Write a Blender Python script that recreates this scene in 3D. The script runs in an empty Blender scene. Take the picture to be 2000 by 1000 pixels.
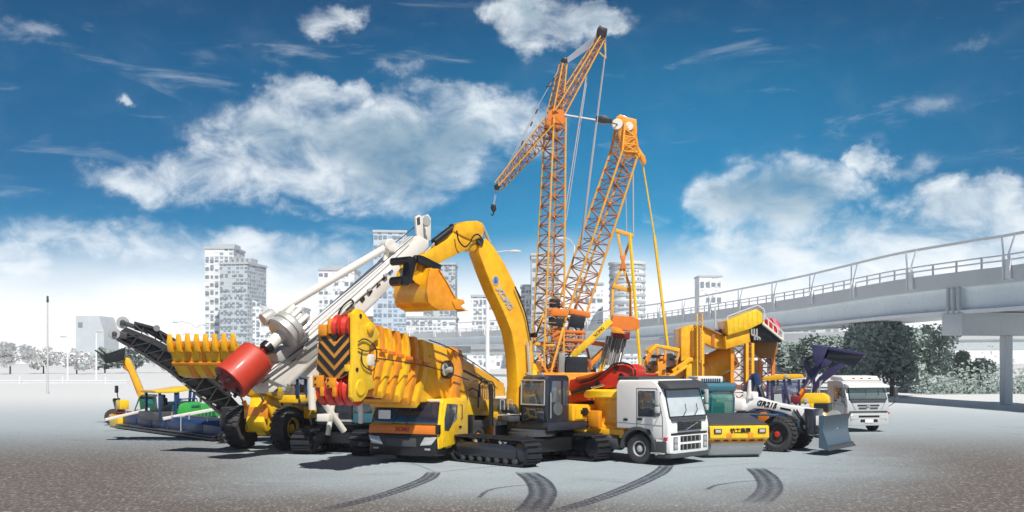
import bpy, bmesh, math, random
from math import radians as R, pi, sin, cos, tan, atan2, sqrt
from mathutils import Vector as V, Matrix, noise as mnoise
C = bpy.context.scene.collection
sc = bpy.context.scene
# ---------------------------------------------------------------- camera
FOC, CX, HY, CH = 2144.0, 1000.0, 705.0, 3.6          # focal length, centre column, horizon row (2000 px wide picture), eye height
cam = bpy.data.objects.new('camera', bpy.data.cameras.new('camera')); C.objects.link(cam); sc.camera = cam
cam.location = (0, 0, CH); cam.rotation_euler = (pi/2, 0, 0)
cam.data.sensor_width = 36; cam.data.lens = 36*FOC/2000; cam.data.shift_y = (HY-500)/2000
cam.data.clip_start = 0.5; cam.data.clip_end = 6000
# ---------------------------------------------------------------- light
SUN_EL, SUN_AZ = 54, 158          # elevation; azimuth clockwise from +Y (behind the camera, a little to the right)
sd = V((sin(R(SUN_AZ))*cos(R(SUN_EL)), cos(R(SUN_AZ))*cos(R(SUN_EL)), sin(R(SUN_EL))))
sun = bpy.data.objects.new('sun', bpy.data.lights.new('sun', 'SUN')); C.objects.link(sun)
sun.data.energy = 4.2; sun.data.angle = R(0.6); sun.data.color = (1, .95, .87)
sun.rotation_euler = sd.to_track_quat('Z', 'Y').to_euler(); sun.location = (0, 0, 60)
sc.view_settings.view_transform = 'Standard'; sc.view_settings.look = 'None'
sc.view_settings.exposure = 0.42; sc.view_settings.gamma = 1
# ---------------------------------------------------------------- sky
class NT:
    """small helper round a node tree"""
    def __init__(s, nt): s.nt = nt; s.n = nt.nodes; s.l = nt.links
    def node(s, t, **k):
        n = s.n.new(t)
        for a, b in k.items(): setattr(n, a, b)
        return n
    def put(s, sock, v):
        if v is None: return
        if hasattr(v, 'is_linked') or hasattr(v, 'links'): s.l.new(v, sock)
        else: sock.default_value = v
    def m(s, op, a, b=None, c=None, clamp=False):
        n = s.node('ShaderNodeMath', operation=op, use_clamp=clamp)
        for i, v in enumerate((a, b, c)): s.put(n.inputs[i], v)
        return n.outputs[0]
    def mix(s, f, a, b, mode='MIX'):
        n = s.node('ShaderNodeMix', data_type='RGBA', blend_type=mode)
        s.put(n.inputs[0], f); s.put(n.inputs[6], a); s.put(n.inputs[7], b); return n.outputs[2]
    def noise(s, vec, scale, detail=4, rough=.55, dist=0):
        n = s.node('ShaderNodeTexNoise'); s.put(n.inputs['Vector'], vec)
        n.inputs['Scale'].default_value = scale; n.inputs['Detail'].default_value = detail
        n.inputs['Roughness'].default_value = rough; n.inputs['Distortion'].default_value = dist; return n.outputs[0]
    def ramp(s, f, *st):
        n = s.node('ShaderNodeValToRGB'); e = n.color_ramp.elements
        while len(e) < len(st): e.new(.5)
        for i, (p, c) in enumerate(st):
            e[i].position = p; e[i].color = (c, c, c, 1) if isinstance(c, (int, float)) else (*c, 1)
        s.put(n.inputs[0], f); return n.outputs[0]
    def step(s, f, a, b):
        n = s.node('ShaderNodeMapRange', interpolation_type='SMOOTHSTEP'); s.put(n.inputs[0], f)
        n.inputs[1].default_value = a; n.inputs[2].default_value = b; return n.outputs[0]
    def xyz(s, x, y, z):
        n = s.node('ShaderNodeCombineXYZ')
        for i, v in enumerate((x, y, z)): s.put(n.inputs[i], v)
        return n.outputs[0]
def c4(*c): return (*c, 1)
w = bpy.data.worlds.new('World'); sc.world = w; w.use_nodes = True
g = NT(w.node_tree); g.n.clear()
sky = g.node('ShaderNodeTexSky', sky_type='NISHITA', sun_disc=False, sun_elevation=R(SUN_EL), sun_rotation=R(SUN_AZ), air_density=1.0, dust_density=.6, ozone_density=3)
tc = g.node('ShaderNodeTexCoord'); sep = g.node('ShaderNodeSeparateXYZ'); g.l.new(tc.outputs['Generated'], sep.inputs[0])
X, Y, Z = sep.outputs
az = g.m('ARCTAN2', X, Y); el = g.m('ARCSINE', Z)
dv = g.xyz(az, el, 0)
n1 = g.noise(g.xyz(az, g.m('MULTIPLY', el, 1.6), 0), 19, 10, .6, .35)
n2 = g.noise(g.xyz(az, g.m('MULTIPLY', el, 1.5), 3.7), 17, 7, .6, .1)
n3 = g.noise(g.xyz(az, g.m('MULTIPLY', el, 2.4), 9.1), 4.5, 5, .5, 0)
def azel(px, py):
    v = V((px-CX, FOC, HY-py)).normalized(); return atan2(v.x, v.y), math.asin(v.z)
# cloud banks as directions in the sky: (column, row, half width, half height, thickness)
CL = [(590,275,175,72,1),(720,300,230,78,1.1),(880,255,170,75,1),(970,215,90,45,.8),(440,330,150,48,.9),(250,360,110,32,.75),
      (590,182,85,34,1.0),(700,190,80,28,.8),(880,185,75,28,.8),(650,350,230,36,.85),(1040,52,85,46,1),(1150,42,105,28,.85),(660,46,62,34,.95),
      (1215,45,50,20,.5),(120,470,105,26,.75),(40,515,75,34,.85),(290,465,62,48,.7),(450,480,110,40,.75),(600,405,50,15,.6),(560,510,160,50,.7),
      (1520,385,130,72,1.05),(1430,410,75,48,.85),(1600,380,85,55,.9),(1705,308,50,30,.9),(1790,320,90,22,.42),(1870,410,110,48,1.05),(1900,380,50,26,.9),
      (1990,430,90,40,.9),(1560,480,220,56,.95),(1760,475,190,50,.85),(1950,480,120,50,.9),(1640,440,110,50,.8),(785,137,55,14,.38),(225,190,20,8,.5),(1260,425,45,14,.55),(80,45,90,14,.4),(1770,215,60,22,.3),(1920,80,60,10,.28)]
wa_ = g.noise(dv, 11, 6, .62, 0); wb_ = g.noise(g.xyz(az, el, 2.2), 13, 6, .62, 0)
az2 = g.m('ADD', az, g.m('MULTIPLY', g.m('SUBTRACT', wa_, .5), .17)); el2 = g.m('ADD', el, g.m('MULTIPLY', g.m('SUBTRACT', wb_, .5), .075))
dens = None
for (px, py, rx, ry, k) in CL:
    a0, e0 = azel(px, py); ra, re = rx/FOC*1.4, ry/FOC*1.45
    dx = g.m('MULTIPLY', g.m('SUBTRACT', az2, a0), 1/ra); dy = g.m('MULTIPLY', g.m('SUBTRACT', el2, e0), 1/re)
    d = g.m('MULTIPLY_ADD', dx, dx, g.m('MULTIPLY', dy, dy))
    b = g.m('MULTIPLY', g.m('SUBTRACT', 1, d, clamp=True), k)
    dens = b if dens is None else g.m('SMOOTH_MAX', dens, b, .12)
dd = g.m('ADD', dens, g.m('MULTIPLY', g.m('SUBTRACT', n1, .5), 3.3))
wisp = g.noise(g.xyz(g.m('MULTIPLY', az, .7), g.m('MULTIPLY', el, 3), 6), 13, 8, .62, .6)
mask = g.m('MULTIPLY', g.m('MULTIPLY', g.step(dd, -.10, 1.45), g.step(dens, .0, .62)), .94)
mask = g.m('MAXIMUM', mask, g.m('MULTIPLY', g.step(g.m('ADD', wisp, g.m('MULTIPLY', dens, .12)), .56, .85), .38))
core = g.step(g.m('ADD', dens, g.m('MULTIPLY', g.m('SUBTRACT', n3, .5), 1.6)), .62, 1.15)
lowc = g.step(el, .10, .16)
white = g.mix(n2, c4(.66, .76, .82), c4(1.0, 1.0, 1.0))
grey = g.mix(n2, c4(.10, .22, .32), c4(.30, .43, .52))
ccol = g.mix(g.m('MULTIPLY', core, g.m('MULTIPLY_ADD', lowc, .75, .12)), white, grey)
tint = g.ramp(g.m('MULTIPLY', el, 2.2), (0, (.30, .55, .72)), (.2, (.020, .30, .50)), (.35, (.004, .22, .37)), (.55, (.003, .22, .34)), (.7, (.001, .17, .28)), (1, (.002, .08, .18)))
glow = g.m('POWER', 2.718, g.m('MULTIPLY', -1, g.m('ADD', g.m('POWER', g.m('MULTIPLY', g.m('SUBTRACT', az, .14), 4.2), 2), g.m('POWER', g.m('MULTIPLY', g.m('SUBTRACT', el, .17), 7), 2))))
big = g.noise(g.xyz(az, g.m('MULTIPLY', el, 1.2), 5), 2.2, 3, .5, 0)
base = g.mix(1.0, g.mix(1.0, sky.outputs[0], tint, 'MULTIPLY'), g.mix(big, c4(.85, .88, .92), c4(1.12, 1.1, 1.06)), 'MULTIPLY')
base = g.mix(1.0, base, g.mix(glow, c4(1, 1, 1), c4(4.0, 1.75, 1.5)), 'MULTIPLY')
base = g.mix(1.0, base, c4(.115, .115, .115), 'MULTIPLY')
veil = g.m('MULTIPLY', g.m('SUBTRACT', 1, g.step(g.m('ADD', el, g.m('MULTIPLY', g.m('SUBTRACT', n3, .5), .05)), .04, .12)), .97)
col = g.mix(g.m('MULTIPLY', mask, .93), base, g.mix(1.0, ccol, c4(.90, .90, .90), 'MULTIPLY'))
col = g.mix(veil, col, c4(.97, .98, 1.0))
bg = g.node('ShaderNodeBackground'); g.l.new(col, bg.inputs[0]); bg.inputs[1].default_value = 1.0
wo = g.node('ShaderNodeOutputWorld'); g.l.new(bg.outputs[0], wo.inputs[0])
w.cycles.sampling_method = 'MANUAL'; w.cycles.sample_map_resolution = 512
# ---------------------------------------------------------------- materials
MATS = {}
def mat(name, col, rough=.5, metal=0, var=.12, scale=3, coat=0, bump=0, dirt=.25, hue=None, dcol=(.16, .13, .10), spec=.5):
    """painted / solid surface with uneven tone, fine grime and uneven gloss"""
    m = bpy.data.materials.new(name); m.use_nodes = True; MATS[name] = m
    h = NT(m.node_tree); b = h.n['Principled BSDF']
    o = h.node('ShaderNodeTexCoord').outputs['Object']
    a = h.noise(o, scale, 5, .6); f = h.noise(o, scale*7, 4, .65, .4)
    lo = tuple(c*(1-var) for c in (hue or col)); hi = tuple(min(1, c*(1+var)) for c in col)
    c = h.mix(h.step(a, .2, .75) if hue else a, c4(*lo), c4(*hi))
    sv = h.node('ShaderNodeMapping'); sv.inputs['Scale'].default_value = (1, 1, .16); h.l.new(o, sv.inputs[0]); st_ = h.noise(sv.outputs[0], scale*5, 4, .7)
    c = h.mix(h.m('MULTIPLY', h.step(st_, .6, .85), min(.6, dirt*1.3)), c, c4(*dcol))
    c = h.mix(h.m('MULTIPLY', h.step(f, .52, .8), dirt), c, c4(*dcol))
    h.put(b.inputs['Base Color'], c)
    h.put(b.inputs['Roughness'], h.m('ADD', rough-.08, h.m('MULTIPLY', f, .2), clamp=True))
    b.inputs['Metallic'].default_value = metal; b.inputs['Coat Weight'].default_value = coat; b.inputs['Coat Roughness'].default_value = .12
    b.inputs['Specular IOR Level'].default_value = spec
    if bump:
        bn = h.node('ShaderNodeBump'); bn.inputs['Strength'].default_value = bump; bn.inputs['Distance'].default_value = .02
        h.put(bn.inputs['Height'], f); h.l.new(bn.outputs[0], b.inputs['Normal'])
    return m
def glass(name, col, refl=.35, alpha=0.0, rough=.04):
    m = bpy.data.materials.new(name); m.use_nodes = True; h = NT(m.node_tree); b = h.n['Principled BSDF']
    o = h.node('ShaderNodeTexCoord').outputs['Object']
    h.put(b.inputs['Base Color'], h.mix(h.noise(o, 1.6, 3), c4(*[c*.7 for c in col]), c4(*[min(1, c*1.3) for c in col])))
    b.inputs['Roughness'].default_value = rough; b.inputs['Metallic'].default_value = refl
    b.inputs['Specular IOR Level'].default_value = .9; b.inputs['Coat Weight'].default_value = .8; b.inputs['Coat Roughness'].default_value = .03
    if alpha: b.inputs['Alpha'].default_value = 1-alpha
    return m
yel = mat('yellow_paint', (.90, .48, .010), .36, coat=.35, var=.07, dirt=.2, hue=(.86, .39, .010))  # noise blend towards orange paints varied reflections into the yellow
yelo = mat('orange_yellow_paint', (.80, .31, .010), .4, coat=.3, var=.12, dirt=.22, hue=(.76, .26, .010))
yelb = mat('bright_yellow_paint', (.90, .58, .015), .38, coat=.3, var=.08, dirt=.2, hue=(.88, .50, .012))
org = mat('orange_paint', (.74, .20, .018), .45, coat=.15, var=.15, dirt=.2)
rust = mat('weathered_orange_steel', (.42, .16, .055), .6, var=.25, dirt=.35)
latt = mat('lattice_orange', (.76, .38, .045), .5, var=.15, dirt=.25)
drumred = mat('worn_drum_red', (.50, .040, .018), .5, coat=.1, var=.2, dirt=.35, scale=2)
red = mat('red_paint', (.62, .030, .012), .38, coat=.4, var=.12, dirt=.12)
redd = mat('dark_red_paint', (.20, .010, .012), .5, var=.15)
white = mat('white_paint', (.88, .87, .855), .38, coat=.35, var=.03, dirt=.1, dcol=(.4, .38, .34))
cream = mat('cream_white_paint', (.74, .71, .65), .45, coat=.2, var=.05, dirt=.22, dcol=(.4, .36, .3))
silver = mat('silver_paint', (.60, .61, .62), .35, metal=.25, var=.05, dirt=.1)
grey = mat('grey_steel', (.30, .30, .29), .45, metal=.4, var=.12)
lgrey = mat('light_grey_steel', (.50, .50, .48), .42, metal=.3, var=.1)
dgrey = mat('dark_grey_paint', (.060, .064, .07), .45, var=.15, dirt=.25, dcol=(.12, .11, .10))
dsteel = mat('sooty_steel', (.028, .028, .032), .5, var=.3, dirt=.3)
blk = mat('black_paint', (.009, .010, .012), .4, var=.3, dirt=.25, dcol=(.06, .055, .05), coat=.2)
cabblk = mat('blue_black_cab_paint', (.022, .026, .040), .35, var=.2, dirt=.2, dcol=(.07, .07, .07), coat=.3)
rub = mat('tyre_rubber', (.042, .042, .046), .75, var=.25, dirt=.5, dcol=(.09, .085, .08), bump=.3)
trk = mat('track_steel', (.040, .042, .050), .5, metal=.5, var=.3, dirt=.5, dcol=(.10, .085, .075), bump=.3)
navy = mat('navy_paint', (.035, .032, .105), .42, var=.15, dirt=.15, coat=.25)
navyd = mat('dark_blue_paint', (.014, .045, .14), .45, var=.3, dirt=.25)
slate = mat('slate_blue_paint', (.050, .095, .135), .42, var=.12, dirt=.15, coat=.2)
tealp = mat('blue_teal_paint', (.045, .16, .22), .42, var=.1, dirt=.15, coat=.2)
green = mat('green_paint', (.035, .34, .055), .42, var=.15, dirt=.2, coat=.25)
greend = mat('dark_green_paint', (.012, .10, .055), .5, var=.25)
chrome = mat('polished_steel', (.72, .73, .74), .18, metal=.9, var=.05, dirt=.05)
drumm = mat('rolled_drum_steel', (.52, .52, .52), .32, metal=.75, var=.12, dirt=.25, dcol=(.2, .19, .17))
lampm = mat('headlamp_glass', (.62, .63, .62), .12, metal=.3, var=.1, dirt=.15, coat=.6)
amber = mat('amber_lens', (.8, .22, .03), .25, coat=.5)
redl = mat('red_lens', (.6, .03, .05), .25, coat=.5)
inside = mat('cab_interior', (.05, .05, .055), .8)
rope = mat('grey_wire_rope', (.20, .19, .20), .6, metal=.2, var=.5, scale=9)
lrope = mat('light_wire_rope', (.48, .47, .50), .5, metal=.2)
conc = mat('pale_concrete', (.60, .62, .63), .8, var=.06, scale=.4, dirt=.3, dcol=(.42, .44, .46))
concd = mat('grey_concrete', (.74, .80, .82), .8, var=.12, scale=.25, dirt=.3, dcol=(.28, .32, .34))
railm = mat('pale_rail_paint', (.78, .79, .80), .6, var=.06, scale=.5)
postm = mat('grey_post_paint', (.50, .52, .54), .6)
ink = mat('black_lettering', (.015, .015, .018), .5)
inkb = mat('blue_lettering', (.05, .13, .42), .5)
inkr = mat('red_lettering', (.45, .03, .02), .5)
inkg = mat('silver_lettering', (.55, .57, .60), .4, metal=.3)
g_cab = glass('tinted_cab_glass', (.17, .20, .23), .45)
g_dark = glass('dark_windscreen_glass', (.020, .028, .050), .12)
g_pale = glass('sky_white_windscreen_glass', (.70, .77, .82), .25, rough=.12)  # white sky reflection painted into the base colour
g_grn = glass('greenish_windscreen_glass', (.30, .38, .36), .6)
g_teal = glass('teal_cab_glass', (.02, .30, .27), .25, alpha=.35)
g_mid = glass('side_window_glass', (.09, .11, .13), .35)
# ---------------------------------------------------------------- mesh building
def W(px, py, D): return V(((px-CX)*D/FOC, D, CH-(py-HY)*D/FOC))
def gnd(px, py):
    D = CH*FOC/(py-HY); return V(((px-CX)*D/FOC, D, 0))
class MB:
    def __init__(s): s.v = []; s.f = []
    def add(s, vs, fs):
        k = len(s.v); s.v += [V(p) for p in vs]; s.f += [[i+k for i in f] for f in fs]; return s
    def box(s, c, d, rot=None):
        x, y, z = d[0]/2, d[1]/2, d[2]/2
        vs = [V((a*x, b*y, e*z)) for a in (-1, 1) for b in (-1, 1) for e in (-1, 1)]
        if rot is not None: vs = [rot @ p for p in vs]
        return s.add([p+V(c) for p in vs], [(0,1,3,2), (4,6,7,5), (0,4,5,1), (2,3,7,6), (0,2,6,4), (1,5,7,3)])
    def ext(s, pts, vec):
        n = len(pts); pts = [V(p) for p in pts]; vec = V(vec)
        return s.add(pts+[p+vec for p in pts], [list(range(n)), list(range(2*n-1, n-1, -1))]+[(i, (i+1) % n, n+(i+1) % n, n+i) for i in range(n)])
    def tube(s, a, b, r0, r1=None, n=10, cap=True):
        a, b = V(a), V(b); r1 = r0 if r1 is None else r1; d = (b-a)
        if d.length < 1e-6: return s
        q = d.to_track_quat('Z', 'Y'); ring = [q @ V((cos(2*pi*i/n+pi/n), sin(2*pi*i/n+pi/n), 0)) for i in range(n)]
        vs = [a+p*r0 for p in ring]+[b+p*r1 for p in ring]
        fs = [(i, (i+1) % n, n+(i+1) % n, n+i) for i in range(n)]
        if cap: fs += [list(range(n))[::-1], list(range(n, 2*n))]
        return s.add(vs, fs)
    def path(s, pts, r, n=8):
        for a, b in zip(pts, pts[1:]): s.tube(a, b, r, None, n)
        return s
    def beam(s, a, b, wd, h, up=(0, 0, 1)):
        a, b = V(a), V(b); d = (b-a).normalized(); sx = d.cross(V(up))
        if sx.length < 1e-4: sx = d.cross(V((1, 0, 0)))
        sx.normalize(); u = sx.cross(d)
        p = [a+sx*(i*wd/2)+u*(j*h/2) for i, j in ((-1,-1), (1,-1), (1,1), (-1,1))]
        return s.ext(p, b-a)
    def lathe(s, c, ax, prof, n=24):
        """prof = [(radius, offset along the axis)]"""
        c = V(c); q = V(ax).normalized().to_track_quat('Z', 'Y'); k = len(s.v); m = len(prof)
        for (r, h) in prof:
            for i in range(n): s.v.append(c+q @ V((r*cos(2*pi*i/n), r*sin(2*pi*i/n), h)))
        for j in range(m-1):
            for i in range(n): s.f.append([k+j*n+i, k+j*n+(i+1) % n, k+(j+1)*n+(i+1) % n, k+(j+1)*n+i])
        s.f.append([k+i for i in range(n)][::-1]); s.f.append([k+(m-1)*n+i for i in range(n)]); return s
    def obj(s, name, m, parent=None, bevel=0, smooth=27, label=None, seg=2):
        me = bpy.data.meshes.new(name); bm = bmesh.new(); vs = [bm.verts.new(p) for p in s.v]
        for f in s.f:
            try: bm.faces.new([vs[i] for i in f])
            except ValueError: pass
        bmesh.ops.recalc_face_normals(bm, faces=bm.faces[:])
        if bevel:
            es = [e for e in bm.edges if len(e.link_faces) == 2 and e.calc_face_angle(0) > R(35)]
            bmesh.ops.bevel(bm, geom=es, offset=bevel, segments=seg, affect='EDGES', clamp_overlap=True, profile=.5)
        for f in bm.faces: f.smooth = True
        bm.to_mesh(me); bm.free(); me.set_sharp_from_angle(angle=R(smooth)); me.materials.append(m)
        o = bpy.data.objects.new(name, me); C.objects.link(o)
        if parent is not None: o.parent = parent
        if label: o['label'] = label
        return o
def tag(o, label=None, cat=None, group=None, kind=None):
    if label: o['label'] = label
    if cat: o['category'] = cat
    if group: o['group'] = group
    if kind: o['kind'] = kind
    return o
class Fr:
    """a thing: an Empty at its base; traces picture points onto planes of its own frame"""
    def __init__(s, name, label, cat, loc, head=0, group=None):
        s.o = bpy.data.objects.new(name, None); C.objects.link(s.o); s.loc = V(loc); s.h = R(head)
        s.o.location = loc; s.o.rotation_euler = (0, 0, s.h); s.o.empty_display_size = .5
        tag(s.o, label, cat, group)
    def L(s, p): return Matrix.Rotation(-s.h, 3, 'Z') @ (V(p)-s.loc)
    def _ray(s, px, py):
        return s.L((0, 0, CH)), Matrix.Rotation(-s.h, 3, 'Z') @ V(((px-CX)/FOC, 1, -(py-HY)/FOC))
    def _pl(s, p, i, val):
        o, d = s._ray(*p); t = (val-o[i])/d[i]; return o+d*t
    def S(s, p, y=0): return s._pl(p, 1, y)          # on the lengthwise plane local y
    def T(s, p, x=0): return s._pl(p, 0, x)          # on the crosswise plane local x
    def G(s, p, z=0): return s._pl(p, 2, z)
    def side(s, mb, pts, y0, y1):
        return mb.ext([s.S(p, y0) for p in pts], (0, y1-y0, 0))
    def front(s, mb, pts, x0, x1):
        return mb.ext([s.T(p, x0) for p in pts], (x1-x0, 0, 0))
    def P(s, p, ang, off=0):                          # on the upright plane running along local angle ang, shifted by off to its left
        o, d = s._ray(*p); n = V((-sin(R(ang)), cos(R(ang)), 0)); return o+d*((off-o.dot(n))/d.dot(n))
    def slab(s, mb, pts, ang, o0, o1):
        n = V((-sin(R(ang)), cos(R(ang)), 0)); return mb.ext([s.P(p, ang, o0) for p in pts], n*(o1-o0))
    def add(s, name, mb, m, bevel=0, label=None, parent=None, **k):
        return mb.obj(name, m, parent if parent is not None else s.o, bevel, label=label, **k)
def boxm(c, d, rot=None): return MB().box(c, d, rot)
def dup(o, loc=None, rot=None, label=None, parent=None):
    c = o.copy(); C.objects.link(c); c.parent = parent
    if loc is not None: c.location = loc
    if rot is not None: c.rotation_euler = rot
    if label: c['label'] = label
    for ch in list(o.children): dup(ch, parent=c)
    return c
def text(s, name, origin, xd, yd, size, m, parent, ex=.006, align='CENTER', shear=0, bold=0, label=None):
    cu = bpy.data.curves.new(name, 'FONT'); cu.body = s; cu.size = size; cu.extrude = ex; cu.align_x = align; cu.align_y = 'CENTER'
    cu.shear = shear; cu.offset = bold; cu.resolution_u = 3
    t = bpy.data.objects.new(name, cu); C.objects.link(t)
    bpy.context.view_layer.update()
    me = bpy.data.meshes.new_from_object(t); bpy.data.objects.remove(t)
    xd = V(xd).normalized(); yd = V(yd); yd = (yd-xd*yd.dot(xd)).normalized(); zd = xd.cross(yd)
    M = Matrix.Translation(V(origin)) @ Matrix((xd, yd, zd)).transposed().to_4x4()
    me.transform(M); me.materials.clear(); me.materials.append(m)
    o = bpy.data.objects.new(name, me); C.objects.link(o); o.parent = parent
    if label: o['label'] = label
    return o
# ================================================================ ground
def ground_mat():
    m = bpy.data.materials.new('vignetted_ground'); m.use_nodes = True; h = NT(m.node_tree); b = h.n['Principled BSDF']
    P = h.node('ShaderNodeNewGeometry').outputs['Position']; s = h.node('ShaderNodeSeparateXYZ'); h.l.new(P, s.inputs[0])
    x, y, z = s.outputs
    n_big = h.noise(P, .07, 4, .55); n_mid = h.noise(P, .9, 5, .6); mp = h.node('ShaderNodeMapping'); mp.inputs['Scale'].default_value = (1, .28, 1); h.l.new(P, mp.inputs[0]); gr = h.noise(mp.outputs[0], 13, 3, .8); gr2 = h.noise(mp.outputs[0], 5, 3, .7); gr3 = h.noise(mp.outputs[0], 17, 2, .8)
    # brown darkening in front and at both sides, a vignette painted into the colour
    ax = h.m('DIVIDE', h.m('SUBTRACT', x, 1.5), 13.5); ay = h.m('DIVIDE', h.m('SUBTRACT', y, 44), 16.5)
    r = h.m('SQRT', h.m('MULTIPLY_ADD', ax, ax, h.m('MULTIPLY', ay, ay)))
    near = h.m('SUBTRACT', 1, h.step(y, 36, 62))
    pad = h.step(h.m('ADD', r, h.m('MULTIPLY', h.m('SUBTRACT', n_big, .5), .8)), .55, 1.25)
    vignette = h.m('MULTIPLY', pad, near)
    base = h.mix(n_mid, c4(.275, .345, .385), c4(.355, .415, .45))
    base = h.mix(h.step(y, 50, 115), base, h.mix(n_mid, c4(.55, .57, .58), c4(.68, .69, .70)))  # distant ground whitened, haze painted into the colour
    vig_col = h.mix(n_mid, c4(.074, .062, .053), c4(.130, .112, .098))
    c = h.mix(vignette, base, vig_col)
    sp = h.m('MULTIPLY_ADD', vignette, .35, .32)
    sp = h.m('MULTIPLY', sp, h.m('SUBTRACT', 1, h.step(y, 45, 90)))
    c = h.mix(h.m('MULTIPLY', h.step(gr, .50, .72), sp), c, c4(.62, .58, .55))
    c = h.mix(h.m('MULTIPLY', h.step(gr2, .55, .75), h.m('MULTIPLY', sp, .5)), c, c4(.60, .57, .54))
    c = h.mix(h.m('MULTIPLY', h.step(gr3, .52, .72), h.m('MULTIPLY', sp, 1.0)), c, c4(.05, .05, .05))
    stn = h.noise(P, .35, 5, .65, .5); c = h.mix(h.m('MULTIPLY', h.step(stn, .56, .75), h.m('MULTIPLY', h.m('SUBTRACT', 1, h.step(y, 50, 80)), .5)), c, c4(.14, .145, .15))
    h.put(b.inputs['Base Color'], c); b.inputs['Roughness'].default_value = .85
    bn = h.node('ShaderNodeBump'); bn.inputs['Strength'].default_value = .35; bn.inputs['Distance'].default_value = .02
    h.put(bn.inputs['Height'], gr); h.l.new(bn.outputs[0], b.inputs['Normal'])
    return m
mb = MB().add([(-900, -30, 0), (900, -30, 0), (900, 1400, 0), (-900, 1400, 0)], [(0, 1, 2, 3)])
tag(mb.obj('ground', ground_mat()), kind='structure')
# tyre marks
tm = bpy.data.materials.new('rubber_skid_mark'); tm.use_nodes = True; h = NT(tm.node_tree); b = h.n['Principled BSDF']
uv = h.node('ShaderNodeUVMap').outputs[0]; su = h.node('ShaderNodeSeparateXYZ'); h.l.new(uv, su.inputs[0])
P = h.node('ShaderNodeNewGeometry').outputs['Position']
wv = h.m('PINGPONG', h.m('ADD', h.m('MULTIPLY', su.outputs[0], 5), h.m('MULTIPLY', h.m('PINGPONG', h.m('MULTIPLY', su.outputs[1], 6), 1), .9)), 1)
tread = h.step(wv, .25, .55); edge = h.step(h.m('ABSOLUTE', h.m('SUBTRACT', su.outputs[0], .5)), .5, .42)
fade = h.step(h.noise(P, 5, 4, .7), .28, .5)
tip = h.node('ShaderNodeAttribute'); tip.attribute_name = 'fade'
al = h.m('MULTIPLY', h.m('MULTIPLY', h.m('MULTIPLY_ADD', tread, .55, .42), edge), h.m('MULTIPLY', fade, tip.outputs['Fac']))
b.inputs['Base Color'].default_value = (.045, .055, .085, 1); b.inputs['Roughness'].default_value = .7; h.put(b.inputs['Alpha'], h.m('MULTIPLY', al, .88))
def mark(pts, label, fades=None, z=.004):
    """pts: (column, row of the centre line, width in metres) in the photo, laid on the ground"""
    P = [(gnd(a, b_), w_) for a, b_, w_ in pts]; Q = []
    for i in range(len(P)-1):
        p0 = P[max(0, i-1)][0]; p1, w1 = P[i]; p2, w2 = P[i+1]; p3 = P[min(len(P)-1, i+2)][0]
        for k in range(8):
            t = k/8; Q.append((.5*((2*p1)+(p2-p0)*t+(2*p0-5*p1+4*p2-p3)*t*t+(3*p1-p0-3*p2+p3)*t**3), w1+(w2-w1)*t))
    Q.append(P[-1]); n = len(Q); vs = []; L = [0]
    for i, (p, w_) in enumerate(Q):
        d = (Q[min(n-1, i+1)][0]-Q[max(0, i-1)][0]).normalized(); s = V((d.y, -d.x, 0))*w_/2
        vs += [p+s+V((0, 0, z)), p-s+V((0, 0, z))]
        if i: L.append(L[-1]+(p-Q[i-1][0]).length)
    me = bpy.data.meshes.new('tyre_mark'); me.from_pydata([tuple(v) for v in vs], [], [(2*i, 2*i+1, 2*i+3, 2*i+2) for i in range(n-1)])
    ul = me.uv_layers.new(name='UVMap'); at = me.attributes.new('fade', 'FLOAT', 'POINT')
    for lp in me.loops: ul.data[lp.index].uv = (lp.vertex_index % 2, L[lp.vertex_index//2])
    f0, f1 = fades or (1, 1)
    for i in range(n):
        t = L[i]/L[-1]; f = ((1-t)*f0+t*f1)*min(1, t/.10+.15)*min(1, (1-t)/.12+.1)
        at.data[2*i].value = f; at.data[2*i+1].value = f
    me.materials.append(tm); o = bpy.data.objects.new('tyre_mark', me); C.objects.link(o)
    tag(o, label, 'tyre mark', 'dark tyre marks across the yard')
mark([(848,921,.5),(832,936,.55),(770,960,.55),(700,980,.5),(610,1001,.5)], 'wide dark skid mark curving from below the mobile crane cab to the lower left', (1, .5))
mark([(1025,922,.75),(1050,940,.85),(1060,962,.85),(1048,985,.85),(1030,1003,.85)], 'short wide skid mark curving to the right in front of the excavator track', (1, .7))
mark([(1304,907,.5),(1285,925,.6),(1220,955,.55),(1150,980,.5),(1070,1003,.5)], 'long skid mark sweeping left from under the white truck cab', (1, .6))
mark([(1474,914,.7),(1496,932,.8),(1504,952,.8),(1492,970,.8),(1470,985,.8)], 'hooked skid mark on the right below the road roller drum', (1, .35), .008)
mark([(934,974,.12),(955,958,.14),(1000,950,.14),(1068,946,.1)], 'thin curved streak crossing the short wide skid mark', (.8, .5), .012)
mark([(1380,957,.12),(1400,948,.14),(1450,941,.12),(1510,938,.1)], 'thin curved streak crossing the hooked skid mark', (.8, .5), .012)
mark([(860,922,.1),(960,912,.1),(1040,906,.08)], 'faint straight streak leaving the wide left skid mark toward the excavator', (.6, .3), .012)
mark([(1330,915,.1),(1420,909,.08),(1500,903,.07)], 'faint straight streak leading right from the white truck', (.6, .3), .016)
mark([(700,905,.08),(780,899,.08),(850,922,.1)], 'faint thin streak in front of the mobile crane bumper', (.3, .5), .016)
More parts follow.
